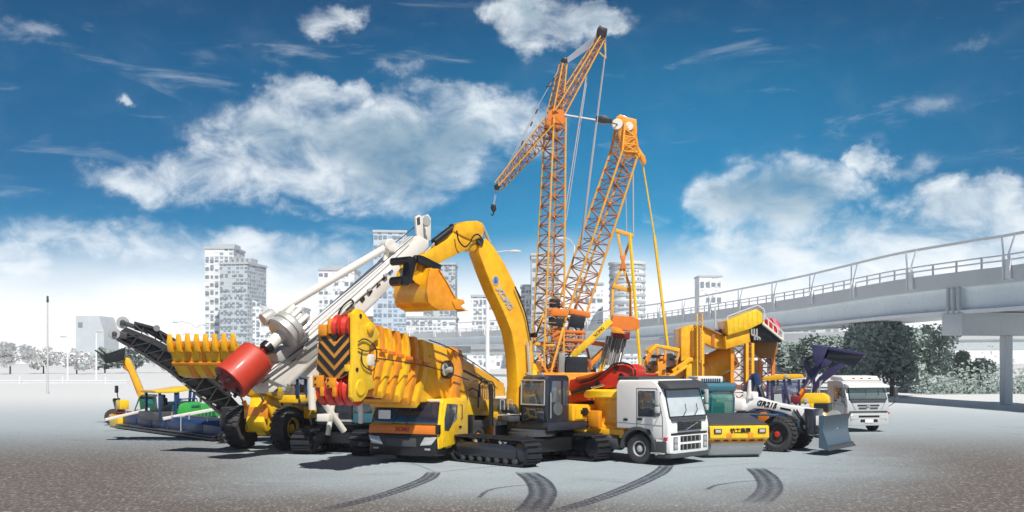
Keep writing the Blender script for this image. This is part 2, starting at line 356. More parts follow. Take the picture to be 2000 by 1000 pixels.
# ================================================================ skyline
def bmat(name, base, dark, thr=.55, sc=1.0, wx=.30):
    sc *= 1.7
    """rendered wall with rows of small dark openings and stains"""
    m = bpy.data.materials.new(name); m.use_nodes = True; h = NT(m.node_tree); b = h.n['Principled BSDF']
    o = h.node('ShaderNodeTexCoord').outputs['Object']; s = h.node('ShaderNodeSeparateXYZ'); h.l.new(o, s.inputs[0])
    u = h.m('ADD', s.outputs[0], h.m('MULTIPLY', s.outputs[1], 1)); z = s.outputs[2]
    cz = h.m('FRACT', h.m('MULTIPLY', z, .30*sc)); cu_ = h.m('FRACT', h.m('MULTIPLY', u, .26*sc))
    fz = h.m('FLOOR', h.m('MULTIPLY', z, .30*sc)); fu = h.m('FLOOR', h.m('MULTIPLY', u, .26*sc))
    wn = h.node('ShaderNodeTexWhiteNoise'); wn.noise_dimensions = '2D'; h.put(wn.inputs['Vector'], h.xyz(fu, fz, 0))
    cell = h.m('MULTIPLY', h.m('GREATER_THAN', cz, .42), h.m('GREATER_THAN', cu_, .28))
    on = h.m('MULTIPLY', cell, h.m('GREATER_THAN', wn.outputs[0], 1-thr))
    band = h.m('MULTIPLY', h.m('LESS_THAN', cz, .16), h.m('MULTIPLY', h.step(h.noise(h.xyz(h.m('MULTIPLY', u, .05), fz, 0), 3, 2), .4, .6), .7))
    c = h.mix(h.m('MULTIPLY', on, h.m('MULTIPLY_ADD', wn.outputs[0], .5, .45)), h.mix(h.noise(o, .12, 4), c4(*[v*.9 for v in base]), c4(*base)), c4(*dark))
    c = h.mix(band, c, c4(*[v*1.6 for v in dark]))
    h.put(b.inputs['Base Color'], c); b.inputs['Roughness'].default_value = .7; return m
bw = bmat('white_facade', (.80, .81, .82), (.20, .24, .28), .45)
bw2 = bmat('pale_banded_facade', (.78, .80, .81), (.17, .21, .25), .62, 1.15)
bg_ = bmat('grey_facade', (.52, .57, .60), (.16, .20, .24), .7, 1.1)
bb = bmat('blue_grey_facade', (.50, .58, .66), (.18, .25, .34), .6, 1.0)
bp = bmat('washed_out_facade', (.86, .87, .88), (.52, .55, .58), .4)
winm = mat('far_window_glass', (.20, .24, .28), .3, var=.3, scale=.3)
roofm = mat('roof_grey', (.46, .49, .51), .8, scale=.3)
uw = MB().box((0, 0, 0), (1, 1, 1)).obj('window_seed', winm); wmesh = uw.data; bpy.data.objects.remove(uw)
rnd = random.Random(5)
def building(label, x0, x1, top, D, depth, m, rot=0, nc=7, nf=12, wr=(.45, .8), base=720, roofs=(), cut=None, skip=.25, name='office_tower'):
    k = D/FOC; wd = (x1-x0)*k/max(.3, cos(R(abs(rot)))); H = CH+(HY-top)*k
    f = Fr(name, label, 'building', ((x0+x1)/2*k-CX*k, D+depth/2, 0), rot)
    if cut:   # sloping top: cut = fractions (u, height) along the front
        f.add('wall', MB().ext([(-wd/2+u*wd, -depth/2, v*H) for u, v in cut], (0, depth, 0)), m)
        topf = lambda u: min([H*v for uu, v in cut if v > .1 and abs(uu-u) < .3] or [H])
    else:
        f.add('wall', boxm((0, 0, H/2), (wd, depth, H)), m); topf = lambda u: H
        f.add('parapet', boxm((0, 0, H+.5), (wd+.8, depth+.8, 1.0)), roofm)
    for (u, ww, hh) in roofs: f.add('roof_box', boxm((-wd/2+u*wd, 0, H+hh/2+.8), (ww*wd, depth*.5, hh)), roofm)
    z0 = CH+(HY-base)*k
    for j in range(nf):
        for i in range(nc):
            if rnd.random() < skip: continue
            u = (i+.5)/nc; z = z0+(j+.5)*(H-z0)/nf
            if z > topf(u)-2: continue
            o = bpy.data.objects.new('window', wmesh); C.objects.link(o); o.parent = f.o
            o.location = (-wd/2+u*wd, -depth/2, z)
            o.scale = (wd/nc*rnd.uniform(*wr), .5, (H-z0)/nf*rnd.uniform(.22, .42))
    return f, wd, H
building('tall white tower with a stepped left half behind the loader bucket', 400, 456, 486, 520, 22, bw, 0, 6, 15, roofs=((.6, .7, 2),), name='white_tower')
f, wd, H = building('grey tower with jagged roof edge in front of the tall white tower', 436, 492, 516, 500, 22, bg_, -10, 6, 14, name='grey_tower')
for i in range(5): f.add('roof_fin', boxm((-wd*.36+i*wd*.18, 0, H+2), (1.2, 8, 2.5)), roofm)
building('low block with a roof slanting down to the right beside the grey tower', 491, 537, 585, 505, 20, bw2, 0, 5, 7, cut=((0, 0), (1, 0), (1, .70), (.05, 1), (0, 1)), name='slanted_block')
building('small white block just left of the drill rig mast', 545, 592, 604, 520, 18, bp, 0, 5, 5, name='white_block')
building('isolated grey block with a chamfered corner on the far left', 148, 203, 617, 480, 18, mat('grey_plain_wall', (.50, .55, .58), .8, scale=.2, dirt=.2), 0, 3, 3, cut=((0, 0), (1, 0), (1, .72), (.82, 1), (0, 1)), skip=.6, name='grey_block')
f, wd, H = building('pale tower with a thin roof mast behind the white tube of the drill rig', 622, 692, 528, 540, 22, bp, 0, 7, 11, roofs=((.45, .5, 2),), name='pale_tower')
f.add('roof_mast', MB().tube((wd*.24, 0, H), (wd*.24, 0, H+10.5), .35, .2, 6), postm)
building('blue grey slab tower behind the top of the drill rig mast', 725, 788, 454, 470, 20, bb, 6, 7, 14, wr=(.6, .9), name='blue_grey_tower')
building('grey slab tower showing to the right of the excavator bucket', 826, 889, 517, 510, 20, bg_, 0, 6, 12, name='grey_slab_tower')
building('long low white block below the excavator bucket', 690, 890, 622, 500, 25, bw2, 0, 14, 5, wr=(.5, .85), name='long_block')
building('slim white block left of the excavator boom', 921, 951, 580, 500, 16, bw, 0, 4, 7, name='slim_block')
building('small white block directly behind the excavator boom', 956, 1002, 602, 520, 16, bp, 0, 4, 6, name='small_block')
building('dark grey tower behind the upright crane mast', 1038, 1092, 499, 480, 20, bg_, 0, 5, 12, name='dark_tower')
building('pale tower just left of the dark grey tower', 1018, 1041, 560, 500, 16, bw, 0, 3, 8, name='narrow_tower')
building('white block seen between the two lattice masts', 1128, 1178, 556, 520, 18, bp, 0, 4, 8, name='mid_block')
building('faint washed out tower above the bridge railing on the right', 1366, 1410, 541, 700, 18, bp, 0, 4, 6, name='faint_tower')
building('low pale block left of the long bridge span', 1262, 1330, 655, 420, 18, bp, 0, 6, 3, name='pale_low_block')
building('wide grey white housing block under the bridge girder', 1528, 1648, 632, 300, 18, bg_, 0, 10, 5, wr=(.4, .8), name='housing_block')
# round tower
k = 500/FOC; f = Fr('round_tower', 'round white tower with horizontal bands behind the yellow gantry frame', 'building', ((1225-CX)*k, 500, 0))
H = CH+(HY-518)*k; r = 34.5*k
f.add('wall', MB().lathe((0, 0, 0), (0, 0, 1), [(r, 0), (r, H)], 40), bw2)
for j in range(14): f.add('floor_band', MB().lathe((0, 0, H-2-j*(H-4)/14), (0, 0, 1), [(r+.35, 0), (r+.35, .9)], 40), roofm)
f.add('roof_rim', MB().lathe((0, 0, H), (0, 0, 1), [(r+.6, 0), (r+.6, 1), (r-.5, 1.4)], 40), conc)
# ================================================================ elevated road
def spline(P, n):
    Q = []
    for i in range(len(P)-1):
        p0, p1, p2, p3 = P[max(0, i-1)], P[i], P[i+1], P[min(len(P)-1, i+2)]
        for k in range(n):
            t = k/n; Q.append(.5*((2*p1)+(p2-p0)*t+(2*p0-5*p1+4*p2-p3)*t*t+(3*p1-p0-3*p2+p3)*t**3))
    Q.append(P[-1]); return Q
def sweep(Q, prof, m, name, parent, closed=True):
    """prof: (outward offset, height) swept along the plan line Q"""
    mb = MB(); n = len(Q); k = len(prof)
    for i, q in enumerate(Q):
        d = (Q[min(n-1, i+1)]-Q[max(0, i-1)]).normalized(); s = V((-d.y, d.x, 0))      # to the left when going away
        mb.v += [q+s*a+V((0, 0, b_)) for a, b_ in prof]
    for i in range(n-1):
        for j in range(k):
            mb.f.append([i*k+j, i*k+(j+1) % k, (i+1)*k+(j+1) % k, (i+1)*k+j])
    mb.f.append(list(range(k))); mb.f.append([(n-1)*k+j for j in range(k)][::-1])
    return mb.obj(name, m, parent, smooth=25)
DZ = 10.0
K = lambda px, py: W(px, py, (DZ-CH)*FOC/(HY-py))
plan = [V((39.5, 30, 0)), V((39.6, 60, 0))]+[V((K(a, b_).x, K(a, b_).y, 0)) for a, b_ in ((2000,535),(1903,546),(1757,563),(1650,580),(1562,594),(1460,608),(1350,622),(1250,633),(1130,643),(1000,650),(860,656),(700,661),(560,665))]
Q = spline(plan, 5)
f = Fr('elevated_road', 'long pale concrete flyover rising to the right with a white railing', 'bridge', (0, 0, 0))
sweep(Q, [(0, DZ-.1), (0, DZ-.55), (-.25, DZ-.6), (-.3, DZ-2.4), (-9, DZ-2.4), (-9, DZ)], concd, 'girder', f.o)
sweep(Q, [(.12, DZ-.5), (.12, DZ+.75), (-.2, DZ+.75), (-.2, DZ-.3)], conc, 'parapet', f.o)
sweep(Q, [(.16, DZ-2.62), (.16, DZ-2.35), (-.5, DZ-2.35), (-.5, DZ-2.62)], railm, 'bottom_flange', f.o)
for z in (1.15, 1.55): sweep(Q, [(.06, DZ+z), (.06, DZ+z+.12), (-.06, DZ+z+.12), (-.06, DZ+z)], railm, 'rail', f.o)
sweep(Q, [(.10, DZ+2.95), (.10, DZ+3.17), (-.10, DZ+3.17), (-.10, DZ+2.95)], railm, 'top_rail', f.o)
sweep(Q, [(-9.1, DZ-.1), (-9.1, DZ+1.3), (-8.8, DZ+1.3), (-8.8, DZ-.1)], conc, 'far_parapet', f.o)
L = [0]
for a, b_ in zip(Q, Q[1:]): L.append(L[-1]+(b_-a).length)
def at_len(s):
    for i in range(len(Q)-1):
        if L[i+1] >= s:
            t = (s-L[i])/(L[i+1]-L[i]); return Q[i].lerp(Q[i+1], t), (Q[i+1]-Q[i]).normalized()
    return Q[-1], (Q[-1]-Q[-2]).normalized()
s = 3.0; i = 0
while s < L[-1]-2 and i < 26:
    q, d = at_len(s); n_ = V((-d.y, d.x, 0)); ang = atan2(d.y, d.x); rz = Matrix.Rotation(ang, 3, 'Z')
    pm = MB()
    for e in (-.32, .32):
        b0 = q+d*e*1.5+V((0, 0, DZ-.3))+n_*.2; pm.beam(b0, b0+V((0, 0, 1.9))-d*e*.5+n_*.1, .17, .16, d); pm.beam(b0+V((0, 0, 1.9))-d*e*.5+n_*.1, b0+V((0, 0, 3.35))+d*e*1.2-n_*.1, .09, .12, d)
    pm.box(q+V((0, 0, DZ+.55))+n_*.12, (.55, .22, 1.4), rz)
    f.add('railing_post', pm, railm)
    for k_ in (1, 2, 3):
        qq, dd_ = at_len(s+k_*3.1); f.add('baluster', boxm(qq+V((0, 0, DZ+1.15)), (.14, .12, 1.0), Matrix.Rotation(atan2(dd_.y, dd_.x), 3, 'Z')), postm)
    s += 12.4; i += 1
for s in (59, 150, 215, 262):
    q, d = at_len(s); n_ = V((-d.y, d.x, 0)); rz = Matrix.Rotation(atan2(d.y, d.x), 3, 'Z')
    f.add('cross_head', MB().box(q-n_*4.5+V((0, 0, DZ-3.45)), (2.6, 9.6, 1.75), rz), conc, .05)
    f.add('pier', MB().box(q-n_*4.8+V((0, 0, (DZ-4.3)/2)), (.7, .8, DZ-4.3), rz), conc, .1)
q, d = at_len(59); n_ = V((-d.y, d.x, 0))
for e in (-.7, 0, .7): f.add('drain_pipe', MB().tube(q+d*e+n_*.12+V((0, 0, DZ-.5)), q+d*e+n_*.12+V((0, 0, DZ-3)), .16), postm)
# lower slip road behind
P2 = [V(p) for p in ((75, 150, 0), (45, 180, 0), (30, 225, 0), (6, 270, 0), (-30, 310, 0), (-90, 350, 0))]
f = Fr('slip_road_bridge', 'lower white flyover running behind the tall crane', 'bridge', (0, 0, 0)); Q2 = spline(P2, 5)
sweep(Q2, [(0, 7.0), (0, 5.2), (-8, 5.2), (-8, 7.0)], concd, 'girder', f.o); sweep(Q2, [(.15, 6.7), (.15, 8.1), (-.15, 8.1), (-.15, 6.7)], railm, 'parapet', f.o)
for i in range(2, len(Q2)-1, 4): f.add('pier', boxm(Q2[i]+V((0, 4, 2.6)), (2, 2, 5.2)), conc)
# ================================================================ trees
def leafmat(name, a, b_):
    m = bpy.data.materials.new(name); m.use_nodes = True; h = NT(m.node_tree); b = h.n['Principled BSDF']
    o = h.node('ShaderNodeTexCoord').outputs['Object']
    h.put(b.inputs['Base Color'], h.mix(h.noise(o, .9, 4), c4(*a), c4(*b_))); b.inputs['Roughness'].default_value = .7
    return m
lf1 = leafmat('haze_paled_green_leaves', (.20, .26, .24), (.30, .36, .34)); lf2 = leafmat('haze_whitened_leaves', (.70, .71, .71), (.90, .90, .90)); bark = mat('bark', (.10, .08, .07), .9)  # haze over the far foliage is painted into both leaf colours
def tree(px, base_py, D, wpx, hpx, m, label, n=1500, group='hazy trees below the flyover', name='broadleaf_tree', seed=0, leaf=.42):
    k = D/FOC; H = hpx*k; Wd = wpx*k; r_ = random.Random(seed*7+3)
    f = Fr(name, label, 'tree', ((px-CX)*k, D, 0), r_.uniform(0, 360), group)
    f.add('trunk', MB().tube((0, 0, -.1), (0, 0, H*.45), H*.03, H*.018, 8), bark)
    lm = MB()
    for i in range(6):
        a = r_.uniform(0, 2*pi); lm.tube((0, 0, H*r_.uniform(.2, .42)), (cos(a)*Wd*.28, sin(a)*Wd*.28, H*r_.uniform(.5, .8)), H*.013, H*.005, 5)
    f.add('branch', lm, bark)
    lobes = [(V((r_.uniform(-.33, .33)*Wd, r_.uniform(-.33, .33)*Wd, H*r_.uniform(.32, .82))), r_.uniform(.16, .27)*min(Wd, H)) for _ in range(13)]
    lobes += [(V((0, 0, H*.55)), .3*min(Wd, H)), (V((r_.uniform(-.1, .1)*Wd, 0, H*.84)), .15*H)]
    mb = MB()
    for i in range(n):
        c, rr = lobes[r_.randrange(len(lobes))]
        d = V((r_.gauss(0, 1), r_.gauss(0, 1), r_.gauss(0, .8))).normalized()*rr*(r_.random()**.35)*r_.uniform(.8, 1.15)
        p = c+d; s_ = leaf*r_.uniform(.6, 1.4)
        u = V((r_.gauss(0, 1), r_.gauss(0, 1), r_.gauss(0, .6))).normalized(); v_ = u.orthogonal().normalized()
        mb.add([p-u*s_, p+v_*s_*.6, p+u*s_, p-v_*s_*.6], [(0, 1, 2, 3)])
    f.add('crown', mb, m)
TR = [(1742,112,150,122,'largest dark round tree rising between bridge girder and white truck'),(1672,130,110,96,'dark tree left of the largest one under the flyover'),(1812,125,130,104,'dark tree right of the largest one under the flyover'),
      (1590,150,90,70,'low hazy tree behind the raised navy bucket'),(1540,160,80,58,'low hazy tree right of the yellow plant tower'),(1880,128,100,52,'low dark tree below the bridge crosshead'),(1630,145,90,76,'bushy tree above the white truck roof')]
for i, (px, D, wp, hp, lb) in enumerate(TR): tree(px, 0, D, wp*1.3, hp+30, lf1, lb, 8500, seed=i, leaf=.22)
TL = [(20,300,90,62),(85,310,80,54),(150,300,70,50),(205,320,80,52),(265,330,90,50),(330,330,80,46),(390,340,80,48)]
nm = ['at the left picture edge','second from the left edge, beside the thin pole','in front of the isolated grey block','just right of the isolated grey block','above the fork carriage of the yellow boom','behind the black conveyor','below the tall white tower','cut by the left picture edge']
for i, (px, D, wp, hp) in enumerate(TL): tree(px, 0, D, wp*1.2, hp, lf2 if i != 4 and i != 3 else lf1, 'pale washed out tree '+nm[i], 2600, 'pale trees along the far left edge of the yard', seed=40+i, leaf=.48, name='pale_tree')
hm = MB(); hr = random.Random(77)
for i in range(9000):
    x = hr.uniform(44, 84); y = 122+hr.uniform(-4, 4)+(x-50)*.15; zt_ = 2.4+mnoise.noise(V((x*.22, 0, 1)))*1.8
    p = V((x, y, abs(hr.gauss(0, 1))*zt_*.48)); s_ = .2*hr.uniform(.6, 1.4); u = V((hr.gauss(0, 1), hr.gauss(0, 1), hr.gauss(0, 1))).normalized(); v_ = u.orthogonal().normalized()
    hm.add([p-u*s_, p+v_*s_*.6, p+u*s_, p-v_*s_*.6], [(0, 1, 2, 3)])
tag(hm.obj('undergrowth', lf1), 'hazy undergrowth along the foot of the flyover', kind='stuff')
# ================================================================ poles, lamps, kerbs
def lamp(px, top, D, arms, label, wpx=5):
    k = D/FOC; f = Fr('street_lamp', label, 'street lamp', ((px-CX)*k, D, 0), 0, 'street lamps in the haze'); H = CH+(HY-top)*k
    f.add('pole', MB().tube((0, 0, 0), (0, 0, H), wpx*k/2, wpx*k/3, 10), railm)
    for (dx, dy) in arms:
        p = [V((0, 0, H-.1)), V((dx*k*.3, 0, H+dy*k*.7)), V((dx*k*.7, 0, H+dy*k)), V((dx*k, 0, H+dy*k*.9))]
        f.add('arm', MB().path(p, .07, 6), postm); f.add('lamp_head', MB().lathe(p[-1], (1 if dx > 0 else -1, 0, 0), [(.05, -.5), (.16, -.2), (.18, .3), (.06, .7)], 10), postm)
lamp(952, 500, 110, [(52, 10)], 'tall white street lamp pole left of the excavator boom', 9)
lamp(1122, 480, 150, [(-26, 16)], 'thin street lamp seen between the two lattice masts', 3)
lamp(384, 640, 200, [(-40, 12), (18, 6)], 'small double lamp post left of the white tower', 4)
lamp(356, 655, 220, [(10, 4)], 'small thin lamp post behind the conveyor', 2.5)
lamp(132, 660, 210, [(-8, 3)], 'small white lamp post left of the isolated grey block', 4)
lamp(188, 650, 190, [(6, 3)], 'short white lamp post right of the isolated grey block', 4)
k = 120/FOC; f = Fr('mast_pole', 'tall thin grey pole standing alone on the far left', 'pole', ((93-CX)*k, 120, 0))
f.add('pole', MB().tube((0, 0, 0), (0, 0, CH+(HY-590)*k), .12, .07, 8), postm); f.add('finial', MB().tube((0, 0, CH+(HY-590)*k), (0, 0, CH+(HY-578)*k), .14, .10, 8), dgrey)
for (a, b_, D, lb) in ((1700, 2100, 130, 'low white kerb wall across the yard on the right'), (-250, 250, 175, 'low white kerb wall across the far left of the yard')):
    k = D/FOC; x0, x1 = (a-CX)*k, (b_-CX)*k
    f = Fr('kerb_wall', lb, 'kerb wall', (x0, D, 0)); f.add('coping', boxm(((x1-x0)/2, 0, .45), (x1-x0, .4, .12)), railm); f.add('wall', boxm(((x1-x0)/2, 0, .2), (x1-x0, .3, .38)), conc)
    for i in range(6): f.add('bollard', MB().tube(((x1-x0)*(i+.5)/6, -.6, 0), ((x1-x0)*(i+.5)/6, -.6, 1.1), .12), railm)
# ================================================================ shared machine parts
def track(f, x0, x1, y, wd, h, pads=44, frame=cabblk, side=1, mats=None):
    """crawler track: belt of plates round sprocket and idler, frame with rollers on its outer side"""
    r = h/2-.06; Lx = x1-x0-h; per = 2*Lx+2*pi*r; mb = MB(); cx0, cx1 = x0+h/2, x1-h/2
    for i in range(pads):
        s = per*i/pads; pw = per/pads*.86
        if s < Lx: p, a = V((cx0+s, y, h-.06)), 0
        elif s < Lx+pi*r: t = (s-Lx)/r; p, a = V((cx1+r*sin(t), y, h/2+r*cos(t))), t
        elif s < 2*Lx+pi*r: p, a = V((cx1-(s-Lx-pi*r), y, .06)), pi
        else: t = (s-2*Lx-pi*r)/r; p, a = V((cx0-r*sin(t), y, h/2-r*cos(t))), pi+t
        rm = Matrix.Rotation(a, 3, 'Y'); mb.box(p, (pw, wd, .045), rm); mb.box(p+rm @ V((pw*.25, 0, .045)), (.03, wd*.98, .05), rm)
    n = 20; lp = []                                    # the belt under the plates
    for i in range(n+1): t = pi*i/n; lp.append((cx1+(r-.05)*sin(t), h/2+(r-.05)*cos(t)))
    for i in range(n+1): t = pi*i/n; lp.append((cx0-(r-.05)*sin(t), h/2-(r-.05)*cos(t)))
    k = len(mb.v); m_ = len(lp)
    for yy in (y-wd*.36, y+wd*.36): mb.v += [V((a, yy, b)) for a, b in lp]
    for i in range(m_): mb.f.append([k+i, k+(i+1) % m_, k+m_+(i+1) % m_, k+m_+i])
    t_ = f.add('track_belt', mb, trk)
    yo = y+side*wd*.18
    for nm, cx in (('idler', cx0), ('sprocket', cx1)):
        f.add(nm, MB().lathe((cx, y-side*wd*.2, h/2), (0, side, 0), [(r*.8, 0), (r*.86, .05), (r*.86, wd*.5), (r*.6, wd*.56), (r*.3, wd*.64), (.02, wd*.66)], 20), frame, .012, parent=t_)
    fr_ = f.add('track_frame', MB().ext([(cx0+r*.3, yo, h*.27), (cx1-r*.3, yo, h*.27), (cx1-r*.3, yo, h*.66), (cx1-r*.9, yo, h*.76), (cx0+r*.9, yo, h*.76), (cx0+r*.3, yo, h*.66)], (0, side*wd*.3, 0)), frame, .02)
    nr = max(4, int(Lx/.42))
    for i in range(nr): f.add('roller', MB().lathe((cx0+Lx*(i+.5)/nr, y+side*wd*.1, h*.19), (0, side, 0), [(.11, 0), (.13, .04), (.13, wd*.34), (.06, wd*.38)], 12), dgrey, parent=t_)
    for i in (.3, .7): f.add('carrier_roller', MB().lathe((cx0+Lx*i, y+side*wd*.1, h*.82), (0, side, 0), [(.08, 0), (.08, wd*.34), (.04, wd*.38)], 10), chrome, parent=t_)
    return t_
def wheel(f, c, r, wd, rimm, side=1, lugs=22, steer=0, big=True, hubm=None, rr=.5):
    """wheel with treaded tyre; side = +1 when the outer face looks along +y"""
    c = V(c); ax = Matrix.Rotation(steer, 3, 'Z') @ V((0, side, 0)); mb = MB(); h = wd/2
    mb.lathe(c, ax, [(r*rr, -h*.8), (r*.72, -h), (r*.93, -h*.9), (r*.97, -h*.55), (r*.97, h*.55), (r*.93, h*.9), (r*.72, h), (r*rr*1.04, h*.82), (r*rr, h*.5)], 36)
    q = ax.to_track_quat('Z', 'Y')
    for i in range(lugs):
        a = 2*pi*i/lugs
        if big:                                          # chevron bars bent like a V across the tread
            for sgn in (-1, 1):
                pts = []
                for (u, da) in ((.0, 0), (.45, .45), (1.0, .35)):
                    aa = a+sgn*0+da*2*pi/lugs*.9; pts.append((sgn*u*h*.96, aa))
                for (u0, a0), (u1, a1) in zip(pts, pts[1:]):
                    rr0 = r*(1.0 if abs(u0) < h*.8 else .955); rr1 = r*(1.0 if abs(u1) < h*.8 else .955)
                    p0 = c+q @ V((rr0*cos(a0), rr0*sin(a0), u0)); p1 = c+q @ V((rr1*cos(a1), rr1*sin(a1), u1))
                    mb.beam(p0, p1, r*.06, 2*pi*r/lugs*.55, ((p0+p1)/2-c).normalized().cross(p1-p0))
        else:
            rm = q.to_matrix() @ Matrix.Rotation(a, 3, 'Z')
            for zo in (-.66, -.22, .22, .66): mb.box(c+rm @ V((r*.985, 0, h*zo)), (r*.03, 2*pi*r/lugs*.7, h*.38), rm)
    t = f.add('wheel', mb, rub)
    k = r*rr
    f.add('rim', MB().lathe(c, ax, [(k*.98, -h*.6), (k*1.0, h*.84), (k*.9, h*.84), (k*.86, h*.35), (k*.45, h*.2), (k*.42, h*.62), (k*.3, h*.7), (.01, h*.72)], 28), rimm, parent=t)
    nb = MB()
    for i in range(10): a = 2*pi*i/10; p = c+q @ V((k*.62*cos(a), k*.62*sin(a), h*.26)); nb.tube(p, p+ax*h*.14, k*.06, None, 6)
    f.add('wheel_nut', nb, hubm or chrome, parent=t)
    return t
def hose(f, pts, r=.03, m=blk, name='hose', parent=None):
    Q_ = spline([V(p) for p in pts], 6); return f.add(name, MB().path(Q_, r, 6), m, parent=parent)
def cyl(f, a, b, r=.09, split=.55, m=blk, parent=None, rod=None):
    a, b = V(a), V(b); p = a.lerp(b, split); o = f.add('hydraulic_cylinder', MB().tube(a, p, r, r, 14).tube(p, p+(b-a).normalized()*.06, r*1.15, None, 14), m, parent=parent)
    f.add('piston_rod', MB().tube(p, b, r*.5, None, 10), rod or chrome, parent=o if parent is None or parent.parent is None else parent); return o
# ================================================================ excavator in the middle
o0 = gnd(1040, 903)
f = Fr('excavator', 'yellow crawler excavator in the centre with raised boom and dark cab', 'excavator', o0, -45)
# lower carriage (its own heading = local x)
track(f, -2.5, 1.5, -1.4, .72, .98, 46, cabblk, -1)
track(f, -2.35, 1.75, 1.95, .72, .98, 46, cabblk, 1)
f.add('undercarriage', MB().box((-.3, .25, .62), (1.5, 2.7, .5)).box((-.3, .25, .85), (1.0, 1.4, .25)), blk, .04)
f.add('slew_ring', MB().lathe((-.3, .3, .93), (0, 0, 1), [(.85, 0), (.85, .12), (.78, .13), (.78, .22)], 32), dgrey)
# upper body: its own plane, turned a right angle to the left of the tracks
u = Fr('tmp', None, None, o0, -135); U = u.o
UR = Matrix.Rotation(R(-90), 3, 'Z')           # upper frame -> carriage frame
def toL(mb):
    mb.v = [UR @ p for p in mb.v]; return mb
def ua(name, mb, m, bevel=0, parent=None, **k): return f.add(name, toL(mb), m, bevel, parent=parent, **k)
yc = .55                                       # cab outer side (machine's left)
cs = lambda *p: [u.S(q, yc) for q in p]
z_f = 1.28
xf = u.S((1068, 735), yc).x; xr = u.S((1112, 740), yc).x
ua('platform', MB().ext([(xf-.02, -1.5, 1.12), (-3.2, -1.5, 1.12), (-3.2, yc+.05, 1.12), (xf-.02, yc+.05, 1.12)], (0, 0, .3)), cabblk, .03)
zt = u.S((1090, 733), yc).z
cabw = 1.3; y0 = yc-cabw
prof = [(xf-.04, z_f), (xf+.03, z_f+.75), (xf, zt-.22), (xf-.14, zt-.03), (xf-.35, zt), (xr+.1, zt), (xr, zt-.1), (xr-.0, z_f)]
cab = ua('cab', MB().ext([(a, y0, b) for a, b in prof], (0, cabw, 0)), cabblk, .05)
gp = [(xf+.01, y0+.1, z_f+.78), (xf-.01, y0+.1, zt-.2), (xf-.01, yc-.1, zt-.2), (xf+.01, yc-.1, z_f+.78)]
ua('windscreen', MB().ext(gp, (.035, 0, 0)), g_cab, .02, parent=cab)
ua('lower_window', MB().ext([(xf+.0, y0+.12, z_f+.15), (xf+.02, y0+.12, z_f+.66), (xf+.02, yc-.12, z_f+.66), (xf+.0, yc-.12, z_f+.15)], (.03, 0, 0)), g_dark, .02, parent=cab)
ua('windscreen_frame', MB().path([(xf+.05, y0+.08, z_f+.76), (xf+.03, y0+.08, zt-.18), (xf+.03, yc-.08, zt-.18), (xf+.05, yc-.08, z_f+.76), (xf+.05, y0+.08, z_f+.76)], .025, 6), lgrey, parent=cab)
ua('door', MB().ext([(xf-.08, yc, z_f+.05), (xr+.42, yc, z_f+.05), (xr+.42, yc, zt-.12), (xf-.16, yc, zt-.12)], (0, .035, 0)), cabblk, .02, parent=cab)
ua('door_window', MB().ext([(xf-.16, yc+.035, z_f+.85), (xr+.50, yc+.035, z_f+.85), (xr+.50, yc+.035, zt-.2), (xf-.24, yc+.035, zt-.2)], (0, .012, 0)), g_cab, .01, parent=cab)
ua('lower_door_window', MB().lathe(((xf+xr)/2+.05, yc+.035, z_f+.62), (0, 1, 0), [(.24, 0), (.24, .015)], 20), g_cab, parent=cab)
ua('rear_side_window', MB().ext([(xr+.34, yc, z_f+.7), (xr+.08, yc, z_f+.7), (xr+.08, yc, zt-.2), (xr+.34, yc, zt-.2)], (0, .02, 0)), g_mid, .01, parent=cab)
ua('handrail', MB().path([(xf-.1, yc+.1, z_f+.3), (xf-.1, yc+.1, z_f+1.2)], .018, 6), lgrey, parent=cab)
for yy in (y0+.3, yc-.3): ua('work_lamp', MB().box((xf-.05, yy, zt+.05), (.1, .16, .1)), lgrey, .01, parent=cab)
ua('wiper', MB().path([(xf+.06, yc-.25, z_f+.8), (xf+.06, yc-.5, zt-.5)], .012, 5), blk, parent=cab)
# engine house
hp = [u.S(p, yc+.1) for p in ((1114, 783), (1160, 790), (1160, 829), (1114, 829))]
ua('engine_housing', MB().ext([(xr-.08, yc+.08, 1.42), (xr-.08, yc+.08, 2.05), (-2.9, yc+.08, 1.98), (-3.15, yc+.08, 1.85), (-3.15, yc+.08, 1.42)], (0, -2.6, 0)), yel, .06)
ua('housing_door', MB().box((xr-.75, yc+.1, 1.72), (1.05, .03, .46)), yel, .015)
ua('counterweight', MB().ext([(-3.1, yc+.1, 1.35), (-3.75, yc-.2, 1.35), (-3.75, -1.3, 1.35), (-3.1, -1.5, 1.35)], (0, 0, .75)), dgrey, .08)
ua('skirt', MB().box((-1.6, yc+.07, 1.27), (3.0, .06, .28)), cabblk, .02)
ua('side_box', MB().ext([(.3, -1.5, 1.4), (.3, -.85, 1.4), (-2.8, -.85, 1.4), (-2.8, -1.5, 1.4)], (0, 0, .22)), dgrey, .05)
ua('exhaust_pipe', MB().tube((.35, -1.75, 1.25), (.35, -1.75, 2.55), .085, None, 14).tube((.35, -1.75, 2.5), (.4, -1.75, 2.75), .1, .08, 14), blk)
for p in ((985, 800), (1000, 800)):
    q = u.S(p, -1.0); ua('grab_rail', MB().path([q, q+V((0, 0, .35)), q+V((.2, 0, .35)), q+V((.2, 0, 0))], .018, 6), lgrey)
